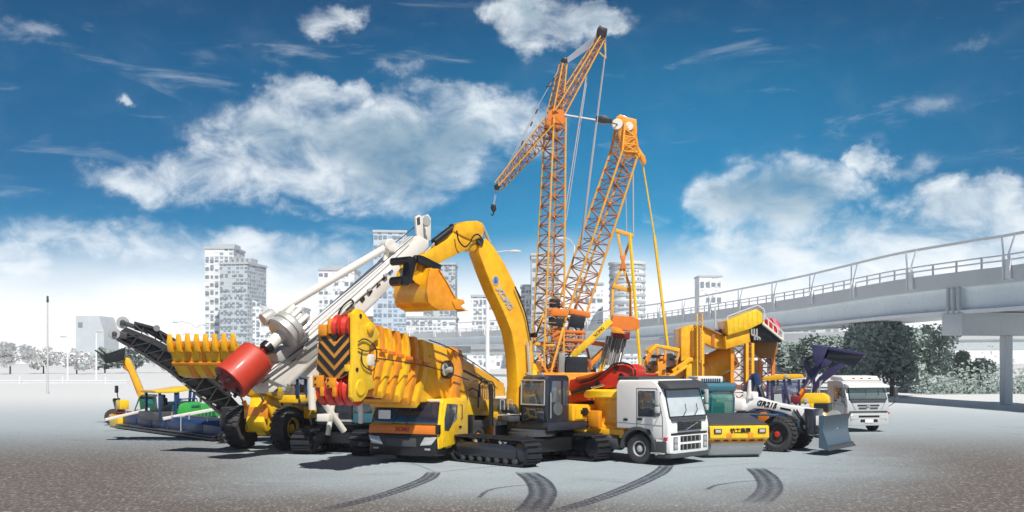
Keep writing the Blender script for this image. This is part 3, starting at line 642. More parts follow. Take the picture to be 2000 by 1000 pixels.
# boom: near plate traced on the plane y = yb
yb = -.86; bw_ = .55
bo = [(1016,810),(1024,795),(1040,760),(1043,700),(1036,650),(1024,600),(1006,555),(986,515),(962,478),(950,466),(942,468),(936,478),(936,494),(949,530),(965,570),(984,610),(1000,650),(1008,700),(1011,750),(1008,790)]
bm_ = ua('boom', u.side(MB(), bo, yb, yb-bw_), yel, .03)
for pp in ((940, 472), (1008, 800)):
    q = u.S(pp, yb+.06); ua('pin', MB().lathe(q, (0, -1, 0), [(.12, 0), (.14, .03), (.14, bw_+.1), (.12, bw_+.13)], 14), dgrey, parent=bm_)
ya = yb-.08; aw = bw_-.16
ar = [(944,436),(946,452),(938,478),(926,492),(912,487),(862,512),(812,540),(798,538),(792,528),(800,514),(838,492),(878,466),(888,452),(892,440),(912,432),(932,431)]
am = ua('stick', u.side(MB(), ar, ya, ya-aw), yel, .03)
am2 = ua('stick_ear', u.side(MB(), [(944,436),(940,462),(925,470),(905,462),(888,452),(892,440),(912,432),(932,431)], ya+.05, ya-aw-.05), yel, .02, parent=am)
# cylinders
cyl(f, UR @ u.S((848, 474), ya-.2), UR @ u.S((892, 440), ya-.2), .14, .8, blk)
cyl(f, UR @ u.S((848, 476), ya-.2), UR @ u.S((816, 508), ya-.2), .06, .1, chrome)
cyl(f, UR @ u.S((1012, 584), yb-.2), UR @ u.S((963, 492), yb-.2), .13, .75, blk)
cyl(f, UR @ u.S((942, 440), yb-.2), UR @ u.S((968, 500), yb-.2), .06, .5, lgrey)
cyl(f, UR @ u.S((1038, 790), yb+.16), UR @ u.S((1030, 668), yb+.12), .10, .18, yelo, rod=chrome)
cyl(f, UR @ u.S((1030, 790), yb-bw_-.16), UR @ u.S((1026, 668), yb-bw_-.12), .10, .18, yelo, rod=chrome)
hose(f, [UR @ u.S(p, yb+.12) for p in ((892,450),(896,470),(908,482),(918,474),(924,462),(934,458),(944,470))], .028)
hose(f, [UR @ u.S(p, yb+.1) for p in ((1006,560),(1018,590),(1026,612),(1032,640),(1036,665))], .028)
ua('clamp', MB().box(u.S((1033, 655), yb-.3), (.16, .75, .16)), blk, .02, parent=bm_)
# linkage and bucket
yk = yb+.3; kw = 1.75
ua('link', u.side(MB(), [(812,498),(822,500),(858,518),(856,528),(846,530),(812,512)], ya+.05, ya+.18), blk, .02)
ua('link', u.side(MB(), [(812,498),(822,500),(858,518),(856,528),(846,530),(812,512)], ya-.34, ya-.47), blk, .02)
ua('quick_coupler', u.side(MB(), [(792,506),(812,500),(814,512),(806,545),(812,552),(784,556),(778,548),(790,540)], ya+.1, ya-.02), blk, .02)
ua('coupler_plate', u.side(MB(), [(792,506),(812,500),(814,512),(806,545),(812,552),(784,556),(778,548),(790,540)], ya-.32, ya-.44), blk, .02)
ua('coupler_pin', MB().lathe(u.S((794, 548), ya+.16), (0, -1, 0), [(.16, 0), (.16, .72)], 16), blk)
ua('coupler_plate', u.side(MB(), [(795,520),(802,518),(797,542),(790,542)], ya-.04, ya-.30), lgrey, .01)
ua('pin', MB().lathe(u.S((801, 508), yk), (0, -1, 0), [(.13, 0), (.13, .9)], 14), blk)
bk = [(838,524),(850,536),(866,554),(880,575),(888,588),(905,590),(908,604),(888,606),(868,612),(848,617),(838,610),(826,592),(824,572),(830,545)]
# shell: back curve swept across, thin side plates
outer = [(842,523),(836,545),(834,570),(837,590),(846,599),(858,606),(888,606),(908,605)]
inner = [(908,602),(888,601),(860,601),(850,595),(842,588),(839,570),(841,546),(847,525)]
bmx = MB(); u.side(bmx, outer+inner, yk, yk-kw)
bu = ua('bucket', bmx, yel, .0, smooth=22)
plate = [(840,524),(857,525),(876,555),(891,582),(906,589),(900,597),(908,605),(887,606),(858,606),(846,599),(837,590),(834,570),(836,545)]
for yy in (yk, yk-kw+.05): ua('bucket_side_plate', u.side(MB(), plate, yy+.02, yy-.06), yelo if yy == yk else yel, .01, parent=bu)  # near plate in deeper orange, its shade put into the colour
ua('side_cutter', u.side(MB(), [(884,588),(894,583),(906,586),(908,592),(900,598),(905,604),(890,604)], yk+.06, yk+.02), yelo, .01, parent=bu)
for i in range(5):
    y_ = yk-.05-i*(kw-.1)/4; ua('tooth', u.side(MB(), [(896,600),(916,607),(896,609)], y_, y_-.12), yelo, .01, parent=bu)
for i in (0, 1): ua('bucket_ear', u.side(MB(), [(838,520),(818,512),(800,520),(800,540),(812,552),(826,560)], yk-.38-i*.5, yk-.44-i*.5), yel, .01, parent=bu)
ua('side_lip', MB().path([u.S(p, yk+.04) for p in ((857,526),(874,553),(888,580),(898,596))], .02, 6), yelo, parent=bu)
for i in (0, 1): ua('back_gusset', MB().ext([u.S((838,530), yk-.42-i*.5), u.S((834,552), yk-.30-i*.5)+V((.0, 0, 0)), u.S((834,552), yk-.54-i*.5)], u.S((828,531), yk)-u.S((838,530), yk)), yel, parent=bu)
ua('wear_rib', u.side(MB(), [(838,590),(840,588),(844,595),(842,598)], yk+.01, yk-kw-.01), yelo, parent=bu)
# lettering on the near boom plate
p0 = u.S((969, 549), yb+.012); pA = u.S((975, 566), yb+.012); pB = u.S((995, 598), yb+.012)
xd = UR @ (pB-pA).normalized(); yd = UR @ V((pB-pA).normalized().cross(V((0, 1, 0)))*-1)
nrm = UR @ V((0, 1, 0)); yd = nrm.cross(xd)
ring = MB().lathe(u.S((968, 548), yb+.002), (0, 1, 0), [(.17, 0), (.17, .012), (.125, .012), (.125, .0)], 24); ua('emblem_ring', ring, inkg, parent=bm_)
ua('emblem', MB().ext([u.S(p, yb+.004) for p in ((967,542),(972,552),(965,553))], (0, .012, 0)), inkb, parent=bm_)
text('XCMG', 'boom_lettering', UR @ u.S((985, 582), yb+.02), xd, yd, .34, inkg, f.o, bold=.012, shear=.2)
bpy.data.objects.remove(U)
hlm = mat('headlamp_unit', (.26, .27, .28), .2, metal=.4, var=.3, scale=14, coat=.5)
# ================================================================ white cab-over trucks
def cabtruck(name, label, cat, px, py, head, Lc, Wc, Hc, body, glassm, dark_roof=True, group=None, style=0):
    """origin = middle of the cab front at the ground; x forward, cab behind it"""
    f = Fr(name, label, cat, gnd(px, py), head, group)
    w2 = Wc/2; z0 = .95; zt = Hc; L_ = Lc
    side = [(-.02, z0), (.0, 1.35), (-.06, 1.62), (-.34, zt-.32), (-.5, zt-.12), (-.72, zt), (-L_+.1, zt-.02), (-L_, zt-.2), (-L_, z0+.27), (-.82, z0+.27), (-.62, z0-.1)] if style == 0 else \
           [(-.02, z0), (.0, 1.4), (-.05, 1.66), (-.30, zt-.38), (-.42, zt-.2), (-.62, zt-.04), (-1.0, zt), (-L_, zt-.06), (-L_, z0), (-.6, z0-.1)]
    cab = f.add('cab', MB().ext([(a, -w2, b) for a, b in side], (0, Wc, 0)), body, .06, seg=3)
    slope = lambda z: -.06-(z-1.62)*(.28/(zt-.32-1.62)) if style == 0 else -.05-(z-1.66)*(.25/(zt-.38-1.66))
    za, zb = 1.68, zt-.36
    f.add('windscreen', MB().ext([(slope(za)+.012, -w2+.13, za), (slope(za)+.012, w2-.13, za), (slope(zb)+.012, w2-.2, zb), (slope(zb)+.012, -w2+.2, zb)], (.03, 0, .008)), glassm, .02, parent=cab)
    f.add('windscreen_surround', MB().path([V((slope(z)+.045, y, z)) for y, z in ((-w2+.12, za-.01), (w2-.12, za-.01), (w2-.19, zb+.01), (-w2+.19, zb+.01), (-w2+.12, za-.01))], .022, 6), blk, parent=cab)
    for y_ in (-.35, .35):
        f.add('wiper', MB().path([V((slope(za)+.07, y_, za-.02)), V((slope(za+.2)+.06, y_+.28, za+.2)), V((slope(za+.42)+.06, y_+.3, za+.42))], .014, 5), blk, parent=cab)
    f.add('cowl', MB().ext([(.0, -w2+.2, za-.16), (.0, w2-.2, za-.16), (slope(za)+.03, w2-.16, za-.01), (slope(za)+.03, -w2+.16, za-.01)], (.03, 0, 0)), dgrey, .01, parent=cab)
    for s in (-1, 1):
        yw = s*w2
        sw = [(-.52, za-.02), (-.34, za+.05), (-.52, zt-.38), (-1.28, zt-.38), (-1.28, za-.02)]
        f.add('side_window', MB().ext([(a, yw, b) for a, b in sw], (0, s*.018, 0)), g_mid, .01, parent=cab)
        f.add('door_seam', MB().path([V((a, yw+s*.004, b)) for a, b in ((-.24, z0+.02), (-.24, za-.05), (-.48, zt-.3), (-1.34, zt-.3), (-1.34, z0+.25))], .010, 4), dgrey, parent=cab)
        f.add('door_seam', MB().path([V((a, yw+s*.004, b)) for a, b in ((-.24, z0+.42), (-L_+.02, z0+.48))], .008, 4), dgrey, parent=cab)
        f.add('door_handle', MB().box((-1.2, yw+s*.02, z0+.62), (.2, .04, .08)), blk, .01, parent=cab)
        if style == 0:
            mm = f.add('mirror', MB().box((-.28, yw+s*.26, zt-.62), (.16, .12, .5)), silver, .04)
            f.add('small_mirror', MB().box((-.28, yw+s*.26, zt-1.02), (.16, .13, .22)), silver, .04, parent=mm)
            f.add('mirror_arm', MB().path([(-.3, yw, zt-.42), (-.3, yw+s*.22, zt-.5), (-.3, yw+s*.22, zt-1.1), (-.3, yw, zt-1.1)], .018, 6), blk, parent=mm)
        else:
            mm = f.add('mirror', MB().box((.12, yw+s*.3, zt-.62), (.1, .2, .46)), dgrey, .03)
            f.add('small_mirror', MB().box((.12, yw+s*.3, zt-1.02), (.1, .18, .2)), dgrey, .03, parent=mm)
            f.add('mirror_arm', MB().path([(-.35, yw, zt-.2), (.1, yw+s*.2, zt-.3), (.12, yw+s*.3, zt-.5), (.12, yw+s*.28, zt-1.1), (-.1, yw, zt-1.35)], .018, 6), dgrey, parent=mm)
        if style == 0:
            n_ = 14; R0 = .66; xc = -1.28; za_ = .53
            arch = [V((xc+cos(pi*i/n_)*R0, yw-s*.42, za_+sin(pi*i/n_)*R0)) for i in range(n_+1)]+[V((xc+cos(pi-pi*i/n_)*(R0+.12), yw-s*.42, za_+sin(pi-pi*i/n_)*(R0+.12))) for i in range(n_+1)]
            f.add('wheel_arch', MB().ext(arch, (0, s*.47, 0)), dgrey, .01)
            f.add('wheel_well', MB().box((-1.28, yw-s*.72, 1.0), (1.5, .5, .9)), blk, .03)
            f.add('step_box', MB().box((-.42, yw-s*.13, .62), (.62, .3, .42)), dgrey, .03)
            f.add('step', MB().box((-.42, yw+s*.0, .42), (.56, .2, .05)), lgrey, .01)
        else:
            f.add('step_box', MB().box((-.5, yw-s*.15, .68), (.8, .3, .42)), silver, .03)
    # front
    def grille(zc, hh, ww, nb, off=0):
        gobj = f.add('grille', MB().box((.012, off, zc), (.05, ww, hh)), blk, .015)
        for i in range(nb): f.add('grille_bar', MB().box((.045, off, zc-hh/2+(i+.5)*hh/nb), (.02, ww-.04, hh/nb*.22)), dgrey, parent=gobj)
        return gobj
    if style == 0:
        g1 = grille(1.33, .30, 1.45, 4)
        f.add('diagonal_badge', MB().beam((.07, .42, 1.45), (.07, -.28, 1.22), .03, .05, (1, 0, 0)), chrome, parent=g1)
        for i in (-.36, 0, .36): f.add('grille_rib', MB().box((.05, i, 1.33), (.02, .02, .28)), dgrey, parent=g1)
        f.add('panel_gap', MB().box((.01, 0, 1.08), (.03, Wc-.3, .07)), blk, .01)
        bp_ = f.add('bumper', MB().ext([(-.55, -w2, .42), (.03, -w2+.06, .42), (.06, -w2+.3, .40), (.06, w2-.3, .40), (.03, w2-.06, .42), (-.55, w2, .42)], (0, 0, .62)), body, .05)
        for zc in (.90, .62):
            gg = f.add('lower_grille', MB().box((.055, 0, zc), (.05, 1.25, .2)), blk, .02, parent=bp_)
            for i in range(-2, 3): f.add('grille_rib', MB().box((.085, i*.25, zc), (.02, .02, .18)), lgrey, parent=gg)
        f.add('spoiler', MB().ext([(-.5, -w2+.02, .25), (.05, -w2+.1, .25), (.06, w2-.1, .25), (-.5, w2-.02, .25)], (0, 0, .18)), dgrey, .03, parent=bp_)
        for s in (-1, 1):
            hl = f.add('headlight', MB().box((.05, s*(w2-.34), .76), (.05, .26, .46)), hlm, .03, parent=bp_)
            for zz in (.66, .86): f.add('lamp_reflector', MB().lathe((.07, s*(w2-.34), zz), (1, 0, 0), [(.09, 0), (.09, .012), (.06, .012), (.04, .02)], 14), lgrey, parent=hl)
            f.add('turn_signal', MB().box((-.12, s*(w2+.005), .92), (.16, .03, .12)), redl, .01, parent=bp_)
        rl = f.add('sun_visor', MB().ext([(-.30, -w2+.02, zt-.32), (.02, -w2+.06, zt-.30), (-.08, -w2+.06, zt-.16), (-.5, -w2+.02, zt-.02)], (0, Wc-.04, 0)), dgrey, .03)
        f.add('roof_spoiler', MB().box((-L_+.5, 0, zt+.03), (.9, Wc-.1, .14)), dgrey, .03)
        f.add('frame_rail', MB().box((-4.0, .42, .85), (5.8, .1, .26)).box((-4.0, -.42, .85), (5.8, .1, .26)), blk, .01)
        for s in (-1, 1): wheel(f, (-1.28, s*(w2-.2), .53), .53, .34, silver, s, 40, 0, False, lgrey, .52)
        for xx in (-4.6, -5.95):
            for s in (-1, 1): wheel(f, (xx, s*(w2-.3), .53), .53, .56, silver, s, 40, 0, False, lgrey, .52)
        f.add('fuel_tank', MB().lathe((-2.3, -w2+.4, .7), (-1, 0, 0), [(.28, 0), (.3, .04), (.3, .9), (.28, .94)], 20), dgrey)
        text('380', 'side_lettering', (-L_+.42, -w2-.01, z0+.58), (1, 0, 0), (0, 0, 1), .13, ink, f.o, bold=.004)
    else:
        for zc, ww in ((1.36, 1.15), (1.22, 1.0)):
            for s in (-1, 1): f.add('grille_slot', MB().box((.012, s*(ww/4+.06), zc), (.04, ww/2-.06, .06)), blk, .01)
        f.add('emblem', MB().lathe((.0, 0, 1.34), (1, 0, 0), [(.09, 0), (.09, .03), (.05, .04)], 16), chrome)
        f.add('panel_gap', MB().box((.01, 0, 1.03), (.03, Wc-.2, .06)), blk, .01)
        for s in (-1, 1): f.add('panel_crease', MB().path([(.02, s*.95, 1.62), (.025, s*.86, 1.4), (.025, s*.72, 1.12)], .008, 5), dgrey, parent=cab)
        bp_ = f.add('bumper', MB().ext([(-.7, -w2-.02, .34), (.0, -w2+.02, .34), (.07, -w2+.3, .32), (.07, w2-.3, .32), (.0, w2-.02, .34), (-.7, w2+.02, .34)], (0, 0, .62)), silver, .05)
        f.add('lower_grille', MB().box((.065, 0, .80), (.04, 1.15, .10)), blk, .01, parent=bp_)
        f.add('lower_grille', MB().box((.065, 0, .58), (.04, .95, .14)), blk, .01, parent=bp_)
        pl = f.add('number_plate', MB().box((.092, 0, .56), (.015, .46, .17)), white, .004, parent=bp_)
        for s in (-1, 1):
            f.add('headlight', MB().box((.05, s*(w2-.36), .74), (.06, .44, .26)), lampm, .03, parent=bp_)
            f.add('turn_signal', MB().box((-.1, s*(w2+.03), .95), (.2, .04, .1)), amber, .01, parent=bp_)
        f.add('sun_visor', MB().ext([(-.28, -w2+.03, zt-.40), (.06, -w2+.08, zt-.36), (-.02, -w2+.08, zt-.24), (-.44, -w2+.03, zt-.16)], (0, Wc-.06, 0)), white, .03)
        f.add('roof_fairing', MB().ext([(-.55, -w2+.12, zt-.02), (-.9, -w2+.16, zt+.2), (-L_+.1, -w2+.16, zt+.24), (-L_+.05, -w2+.12, zt-.02)], (0, Wc-.26, 0)), white, .08, seg=3)
        for i in (-.45, 0, .45): f.add('marker_lamp', MB().box((-.66, i, zt+.1), (.1, .16, .06)), amber, .015)
        f.add('frame_rail', MB().box((-3.4, .42, .85), (4.4, .1, .26)).box((-3.4, -.42, .85), (4.4, .1, .26)), blk, .01)
        for s in (-1, 1):
            wheel(f, (-1.3, s*(w2-.2), .5), .5, .34, silver, s, 36, 0, False, lgrey, .52); wheel(f, (-4.6, s*(w2-.3), .5), .5, .5, silver, s, 36, 0, False, lgrey, .52)
    return f
t1 = cabtruck('pump_truck', 'white cab concrete pump truck with folded red boom on a yellow pedestal', 'truck', 1346, 906, -43, 2.25, 2.5, 2.95, white, g_pale)
# boom pedestal behind the cab, red folded boom (traced on lengthwise planes)
f = t1
yp = -.9
ped = f.add('boom_pedestal', MB().lathe((-3.25, .1, .95), (0, 0, 1), [(1.0, 0), (1.0, .3), (.85, .4), (.85, 1.25), (.95, 1.3)], 28).box((-3.25, .1, 1.0), (2.3, 2.2, .3)), yel, .02)
f.add('slewing_ring', MB().lathe((-3.25, .1, 2.25), (0, 0, 1), [(1.18, 0), (1.22, .05), (1.22, .25), (1.1, .32)], 36), yelb, parent=ped)
for i in range(24):
    a = 2*pi*i/24; f.add('ring_bolt', MB().tube((-3.25+cos(a)*1.05, .1+sin(a)*1.05, 2.16), (-3.25+cos(a)*1.05, .1+sin(a)*1.05, 2.26), .045, None, 6), yelo, parent=ped)
f.add('oil_tank', MB().lathe((-4.0, -1.0, .98), (0, 0, 1), [(.3, 0), (.34, .05), (.34, .8), (.28, .88)], 20), yelb)
f.add('pump_block', MB().box((-3.3, -1.12, 1.5), (.5, .2, .6)), yelo, .03); f.add('pump_valve', MB().lathe((-3.7, -1.2, 1.75), (0, -1, 0), [(.16, 0), (.16, .2), (.08, .22), (.08, .3)], 14), blk)
rb = [(1112,742),(1150,733),(1176,726),(1200,712),(1222,711),(1236,720),(1234,742),(1220,752),(1196,757),(1150,762),(1118,772),(1110,762)]
r1 = f.add('boom', f.side(MB(), rb, -.7, .1), red, .04)
r2 = f.add('second_boom_section', f.side(MB(), [(1110,772),(1148,762),(1172,764),(1156,782),(1112,790)], -.5, .2), red, .04)
r3 = f.add('boom_tip', f.side(MB(), [(1240,752),(1252,735),(1268,728),(1262,742),(1248,756)], -.5, .1), red, .03)
f.add('boom_top_plate', f.side(MB(), [(1124,737),(1150,731),(1175,724),(1171,728),(1150,738),(1128,743)], -.74, -.2), org, .01, parent=r1)
for p in ((1204, 718), (1214, 734), (1168, 748)): f.add('pin', MB().lathe(f.S(p, -.69), (0, -1, 0), [(.10, 0), (.10, .05), (.05, .06)], 14), blk, parent=r1)
hose(f, [f.S(p, -.76) for p in ((1132,748),(1160,740),(1186,722),(1200,711),(1224,710),(1240,722),(1238,745))], .035, parent=r1)
hose(f, [f.S(p, -.76) for p in ((1118,768),(1140,758),(1162,757),(1180,752))], .04, parent=r2)
cyl(f, f.S((1118, 768), -.85), f.S((1180, 752), -.85), .09, .6)
# ================================================================ telescopic mobile crane
f = Fr('mobile_crane', 'yellow telescopic mobile crane with black chevron plate and orange cab front', 'crane', gnd(790, 903), -115)
yl, yr = f.T((858, 830)).y, f.T((722, 830)).y; w_ = yl-yr; ym = (yl+yr)/2; zt = f.T((790, 779)).z
# carrier cab
pr = [(.02, .5), (.05, .85), (.05, 1.25), (-.06, 1.34), (-.26, zt-.1), (-.4, zt), (-2.15, zt), (-2.25, zt-.1), (-2.25, .85), (-1.2, .62), (-.9, .5)]
cab = f.add('cab', MB().ext([(a, yr+.02, b) for a, b in pr], (0, w_-.04, 0)), yelb, .05, seg=3)
sl = lambda z: .0-(z-1.34)*.20/(zt-.1-1.34)
za, zb = 1.37, zt-.10
ws = f.add('windscreen', MB().ext([(sl(za)+.0, yr+.08, za), (sl(za)+.0, yl-.06, za), (sl(zb)+.0, yl-.08, zb), (sl(zb)+.0, yr+.22, zb)], (.04, 0, .01)), g_dark, .03, parent=cab)
for q in (-.42, .12): f.add('wiper', MB().path([V((sl(za)+.06, ym+q, za)), V((sl(zb-.1)+.06, ym+q+.16, zb-.12))], .012, 5), dgrey, parent=ws)
f.add('roof_trim', MB().path([V((sl(zb)+.04, yr+.15, zb+.05)), V((sl(zb)+.04, yl-.05, zb+.05))], .035, 8), cream, parent=cab)
f.add('paper_sheet', MB().box((sl(1.62)+.06, yr+.62, 1.68), (.01, .5, .32)), white, parent=ws)
fp = f.add('front_panel', MB().ext([(.05, yr+.02, 1.02), (.05, yl-.04, 1.02), (.03, yl-.06, 1.33), (.03, yr+.04, 1.33)], (.06, 0, 0)), org, .02)
text('XCMG', 'front_lettering', (.12, ym-.02, 1.17), (0, 1, 0), (0, 0, 1), .20, inkr, f.o, bold=.006, shear=.25)
f.add('corner_vent', MB().box((.04, yl-.02, 1.2), (.2, .12, .34)), blk, .03)
bp_ = f.add('bumper', MB().ext([(-.9, yr-.02, .26), (.1, yr+.06, .26), (.16, yr+.3, .24), (.16, yl-.3, .24), (.1, yl-.06, .26), (-.5, yl+.0, .26)], (0, 0, .76)), blk, .05)
f.add('air_intake', MB().box((.17, ym, .72), (.04, 1.2, .3)), dgrey, .02, parent=bp_)
for s in (-1, 1):
    yy = ym+s*(w_/2-.38)
    f.add('headlight', MB().ext([(.14, yy-s*.30, .62), (.14, yy+s*.16, .66), (.06, yy+s*.36, .94), (.12, yy-s*.12, .92)], (.07, 0, 0)), lampm, .02, parent=bp_)
    f.add('fog_lamp', MB().box((.17, yy, .5), (.04, .22, .07)), lgrey, .01, parent=bp_)
# left door
x0, x1 = -.12, -1.75
dr = f.add('door', MB().ext([(-.2, yl-.02, .55), (-1.25, yl-.02, .62), (-1.95, yl-.02, .9), (-1.95, yl-.02, zt-.1), (-.42, yl-.02, zt-.06), (-.2, yl-.02, 1.4)], (0, .05, 0)), yelb, .02)
f.add('door_window', MB().ext([(-.32, yl+.03, 1.16), (-.62, yl+.03, 1.12), (-.95, yl+.03, 1.38), (-1.25, yl+.03, 1.5), (-1.3, yl+.03, zt-.22), (-.5, yl+.03, zt-.16), (-.32, yl+.03, 1.55)], (0, .015, 0)), g_mid, .01, parent=dr)
f.add('door_handle', MB().box((-1.5, yl+.05, 1.22), (.18, .04, .07)), blk, .01, parent=dr)
f.add('grab_rail', MB().path([(-1.55, yl+.03, 1.5), (-1.55, yl+.1, 1.52), (-1.55, yl+.1, 2.0), (-1.55, yl+.03, 2.02)], .015, 6), blk, parent=dr)
mi = f.add('mirror', MB().box((.25, yr-.22, 1.72), (.12, .16, .75)), white, .04)
f.add('mirror_arm', MB().path([(-.3, yr, zt-.05), (.2, yr-.15, zt), (.25, yr-.2, 2.0)], .02, 6), white, parent=mi)
f.add('mudguard', MB().box((-2.5, yl-.2, 1.15), (.5, .4, .9)), blk, .04)
# carrier
f.add('carrier_deck', MB().box((-7.3, ym, 1.2), (9.8, 2.5, .28)).box((-7.3, ym, .85), (9.8, 1.2, .5)), dgrey, .03)
for xx in (-1.7, -3.4, -7.2, -8.8, -10.4):
    for s in (-1, 1): wheel(f, (xx, ym+s*1.05, .58), .58, .42, yelo, s, 36, 0, False, chrome, .52)
for xx in (-4.6, -11.9):
    for s in (-1, 1): f.add('outrigger_leg', MB().box((xx, ym+s*1.15, .95), (.35, .3, .9)).lathe((xx, ym+s*1.15, .35), (0, 0, 1), [(.2, 0), (.2, .06), (.06, .1), (.06, .2)], 12), yelo, .02)
f.add('toolbox', MB().box((-5.9, ym+.95, 1.55), (1.4, .5, .45)), yelb, .03)
# superstructure
f.add('slewing_table', MB().lathe((-7.5, ym, 1.34), (0, 0, 1), [(.95, 0), (.95, .25), (.8, .3)], 30), dgrey)
f.add('superstructure', MB().ext([f.S(p, .95) for p in ((905,772),(960,783),(990,795),(990,812),(905,812))], (0, -1.9, 0)), yelb, .04)
f.add('operator_cab', MB().box((-6.0, 1.25, 1.75), (1.5, .75, .9)), cream, .06); f.add('cab_glass', MB().box((-5.6, 1.3, 1.9), (.9, .7, .45)), g_mid, .03)
f.add('mesh_guard', MB().path([f.S(p, 1.0) for p in ((936,776),(936,752),(944,742),(962,746),(966,754),(966,780))], .03, 6), dgrey)
f.add('mesh_guard', MB().path([f.S(p, 1.0) for p in ((912,792),(914,764),(922,758),(934,764),(934,796))], .03, 6), dgrey)
gm = MB()
for i in range(7):
    a, b = f.S((938+i*4, 750+i*.6), .98), f.S((938+i*4, 778+i*.4), .98); gm.tube(a, b, .012, None, 4)
f.add('mesh_guard_wire', gm, grey)
# boom
Yb = .72
b0 = f.add('boom', f.side(MB(), [(735,655),(830,672),(900,700),(988,756),(988,792),(900,772),(830,768),(745,745),(728,740)], Yb, -Yb), yel, .06)
f.add('boom_base_section', f.side(MB(), [(828,664),(886,684),(902,694),(906,700),(985,748),(985,796),(898,776),(880,783),(824,786)], Yb+.14, -Yb-.14), yel, .05)
f.add('boom_side_rail', f.side(MB(), [(838,694),(880,712),(880,714),(838,697)], Yb+.15, Yb+.18), yelo, .0)
f.add('boom_side_rail', f.side(MB(), [(905,722),(950,744),(950,747),(905,725)], Yb+.15, Yb+.18), ink, .0)
f.add('boom_collar', f.side(MB(), [(884,678),(902,684),(906,700),(903,745),(893,786),(877,790),(884,760),(888,720)], Yb+.26, -Yb-.26), yelo, .03)
cols = [(744,636,758),(760,641,762),(777,646,766),(794,651,770),(811,657,775),(827,663,781)]
for i, (x, a, b) in enumerate(cols):
    e = .07+i*.028
    c = f.add('boom_collar', f.side(MB(), [(x-3,a),(x+4,a+2),(x+8,a+24),(x+8,a+62),(x-7,b+8),(x-14,b+16),(x-16,b+2),(x+1,a+58),(x+1,a+24)], Yb+e, -Yb-e), (yelo, yel)[i % 2], .01)
    f.add('collar_block', f.side(MB(), [(x-2,a+44),(x+9,a+46),(x+9,a+54),(x-2,a+52)], Yb+e, Yb+e+.08), org, .01, parent=c)
hose(f, [f.S(p, Yb+.4) for p in ((735,700),(760,703),(800,709),(838,716),(875,728),(915,742))], .022)
hose(f, [f.S(p, Yb+.3) for p in ((838,664),(870,676),(895,690),(930,712),(975,744))], .022)
dk = f.add('hose_reel', MB().lathe(f.S((868, 722), Yb+.15), (0, 1, 0), [(.30, 0), (.34, .05), (.34, .2), (.30, .24)], 24), blk)
f.add('reel_hub', MB().lathe(f.S((868, 722), Yb+.38), (0, 1, 0), [(.22, 0), (.22, .05), (.1, .06), (.1, .3), (.05, .32)], 16), lgrey, parent=dk)
text('XCMG', 'boom_lettering', f.S((948, 745), Yb+.17), f.S((970, 757), Yb)-f.S((930, 735), Yb), (0, 0, 1), .26, ink, f.o, bold=.004)
f.add('boom_underside_rail', f.side(MB(), [(735,768),(830,783),(830,790),(728,778)], .5, -.5), redd, .02)
f.add('lift_cylinder', MB().tube(f.S((905, 800), .0), f.S((840, 782), 0), .2, None, 16), yelo)
# head
Yh = .80; Xh = f.S((694, 700), Yh).x
hp = [(689,612),(697,603),(706,606),(722,625),(733,636),(742,650),(742,660),(730,668),(722,676),(720,716),(724,728),(733,750),(732,758),(720,762),(716,774),(706,784),(694,785),(686,776),(686,740),(690,700)]
hd = f.add('head_plate', f.side(MB(), hp, Yh+.06, Yh-.06), yelb, .02)
f.add('head_plate', f.side(MB(), [(a+2, b) for a, b in hp], -Yh+.06, -Yh-.06), yelo, .02)
f.add('head_web', f.side(MB(), [(694,640),(735,655),(730,740),(692,740)], Yh-.12, -Yh+.12), yelo, .02)
for p, r_ in (((704, 617), .07), ((697, 722), .07)): f.add('pin_hole', MB().lathe(f.S(p, Yh+.06), (0, 1, 0), [(r_, 0), (r_, .02)], 14), blk, parent=hd)
f.add('pulley_boss', MB().lathe(f.S((722, 641), Yh+.06), (0, 1, 0), [(.2, 0), (.2, .06), (.12, .1), (.08, .12)], 18), yel, parent=hd)
f.add('round_cover', MB().lathe(f.S((703, 757), Yh+.06), (0, 1, 0), [(.26, 0), (.26, .03), (.24, .05)], 20), yelb, parent=hd)
f.add('control_box', MB().box(f.S((724, 703), Yh+.1), (.3, .12, .36)), cream, .02)
hose(f, [f.S(p, Yh+.12) for p in ((700,668),(712,662),(728,672),(736,690),(730,722),(712,716),(706,700),(708,684))], .022)
hose(f, [f.S(p, Yh+.12) for p in ((700,680),(716,686),(734,682),(745,684))], .02)
f.add('sheave_guard', f.side(MB(), [(688,636),(694,630),(722,655),(716,664),(694,652)], Yh-.1, Yh-.4), redd, .02)
# chevron plate across the head front
cp = f.add('chevron_plate', MB().ext([f.T(p, Xh+.1) for p in ((622,662),(628,655),(644,654),(656,668),(668,654),(691,638),(690,724),(668,738),(644,742),(632,738),(617,722))], (-.08, 0, 0)), mat('ochre_warning_paint', (.62, .27, .04), .5), .01)
yc0 = f.T((655, 700), Xh+.1).y
Ta = lambda px, py: f.T((px, py), Xh+.112)
st = MB()
import itertools
def clipq(pl, poly):
    """clip polygon pl to the convex-ish frame given by straight cuts"""
    for (ax, ay, bx, by) in poly:
        out = []
        for i in range(len(pl)):
            P_, Q_ = pl[i], pl[(i+1) % len(pl)]
            sp = (bx-ax)*(P_[1]-ay)-(by-ay)*(P_[0]-ax); sq = (bx-ax)*(Q_[1]-ay)-(by-ay)*(Q_[0]-ax)
            if sp >= 0: out.append(P_)
            if sp*sq < 0:
                t = sp/(sp-sq); out.append((P_[0]+(Q_[0]-P_[0])*t, P_[1]+(Q_[1]-P_[1])*t))
        pl = out
        if not pl: return pl
    return pl
fr_ = [(624,660,689,641),(689,641,688,722),(688,722,668,736),(668,736,632,736),(632,736,619,720),(619,720,624,660)]
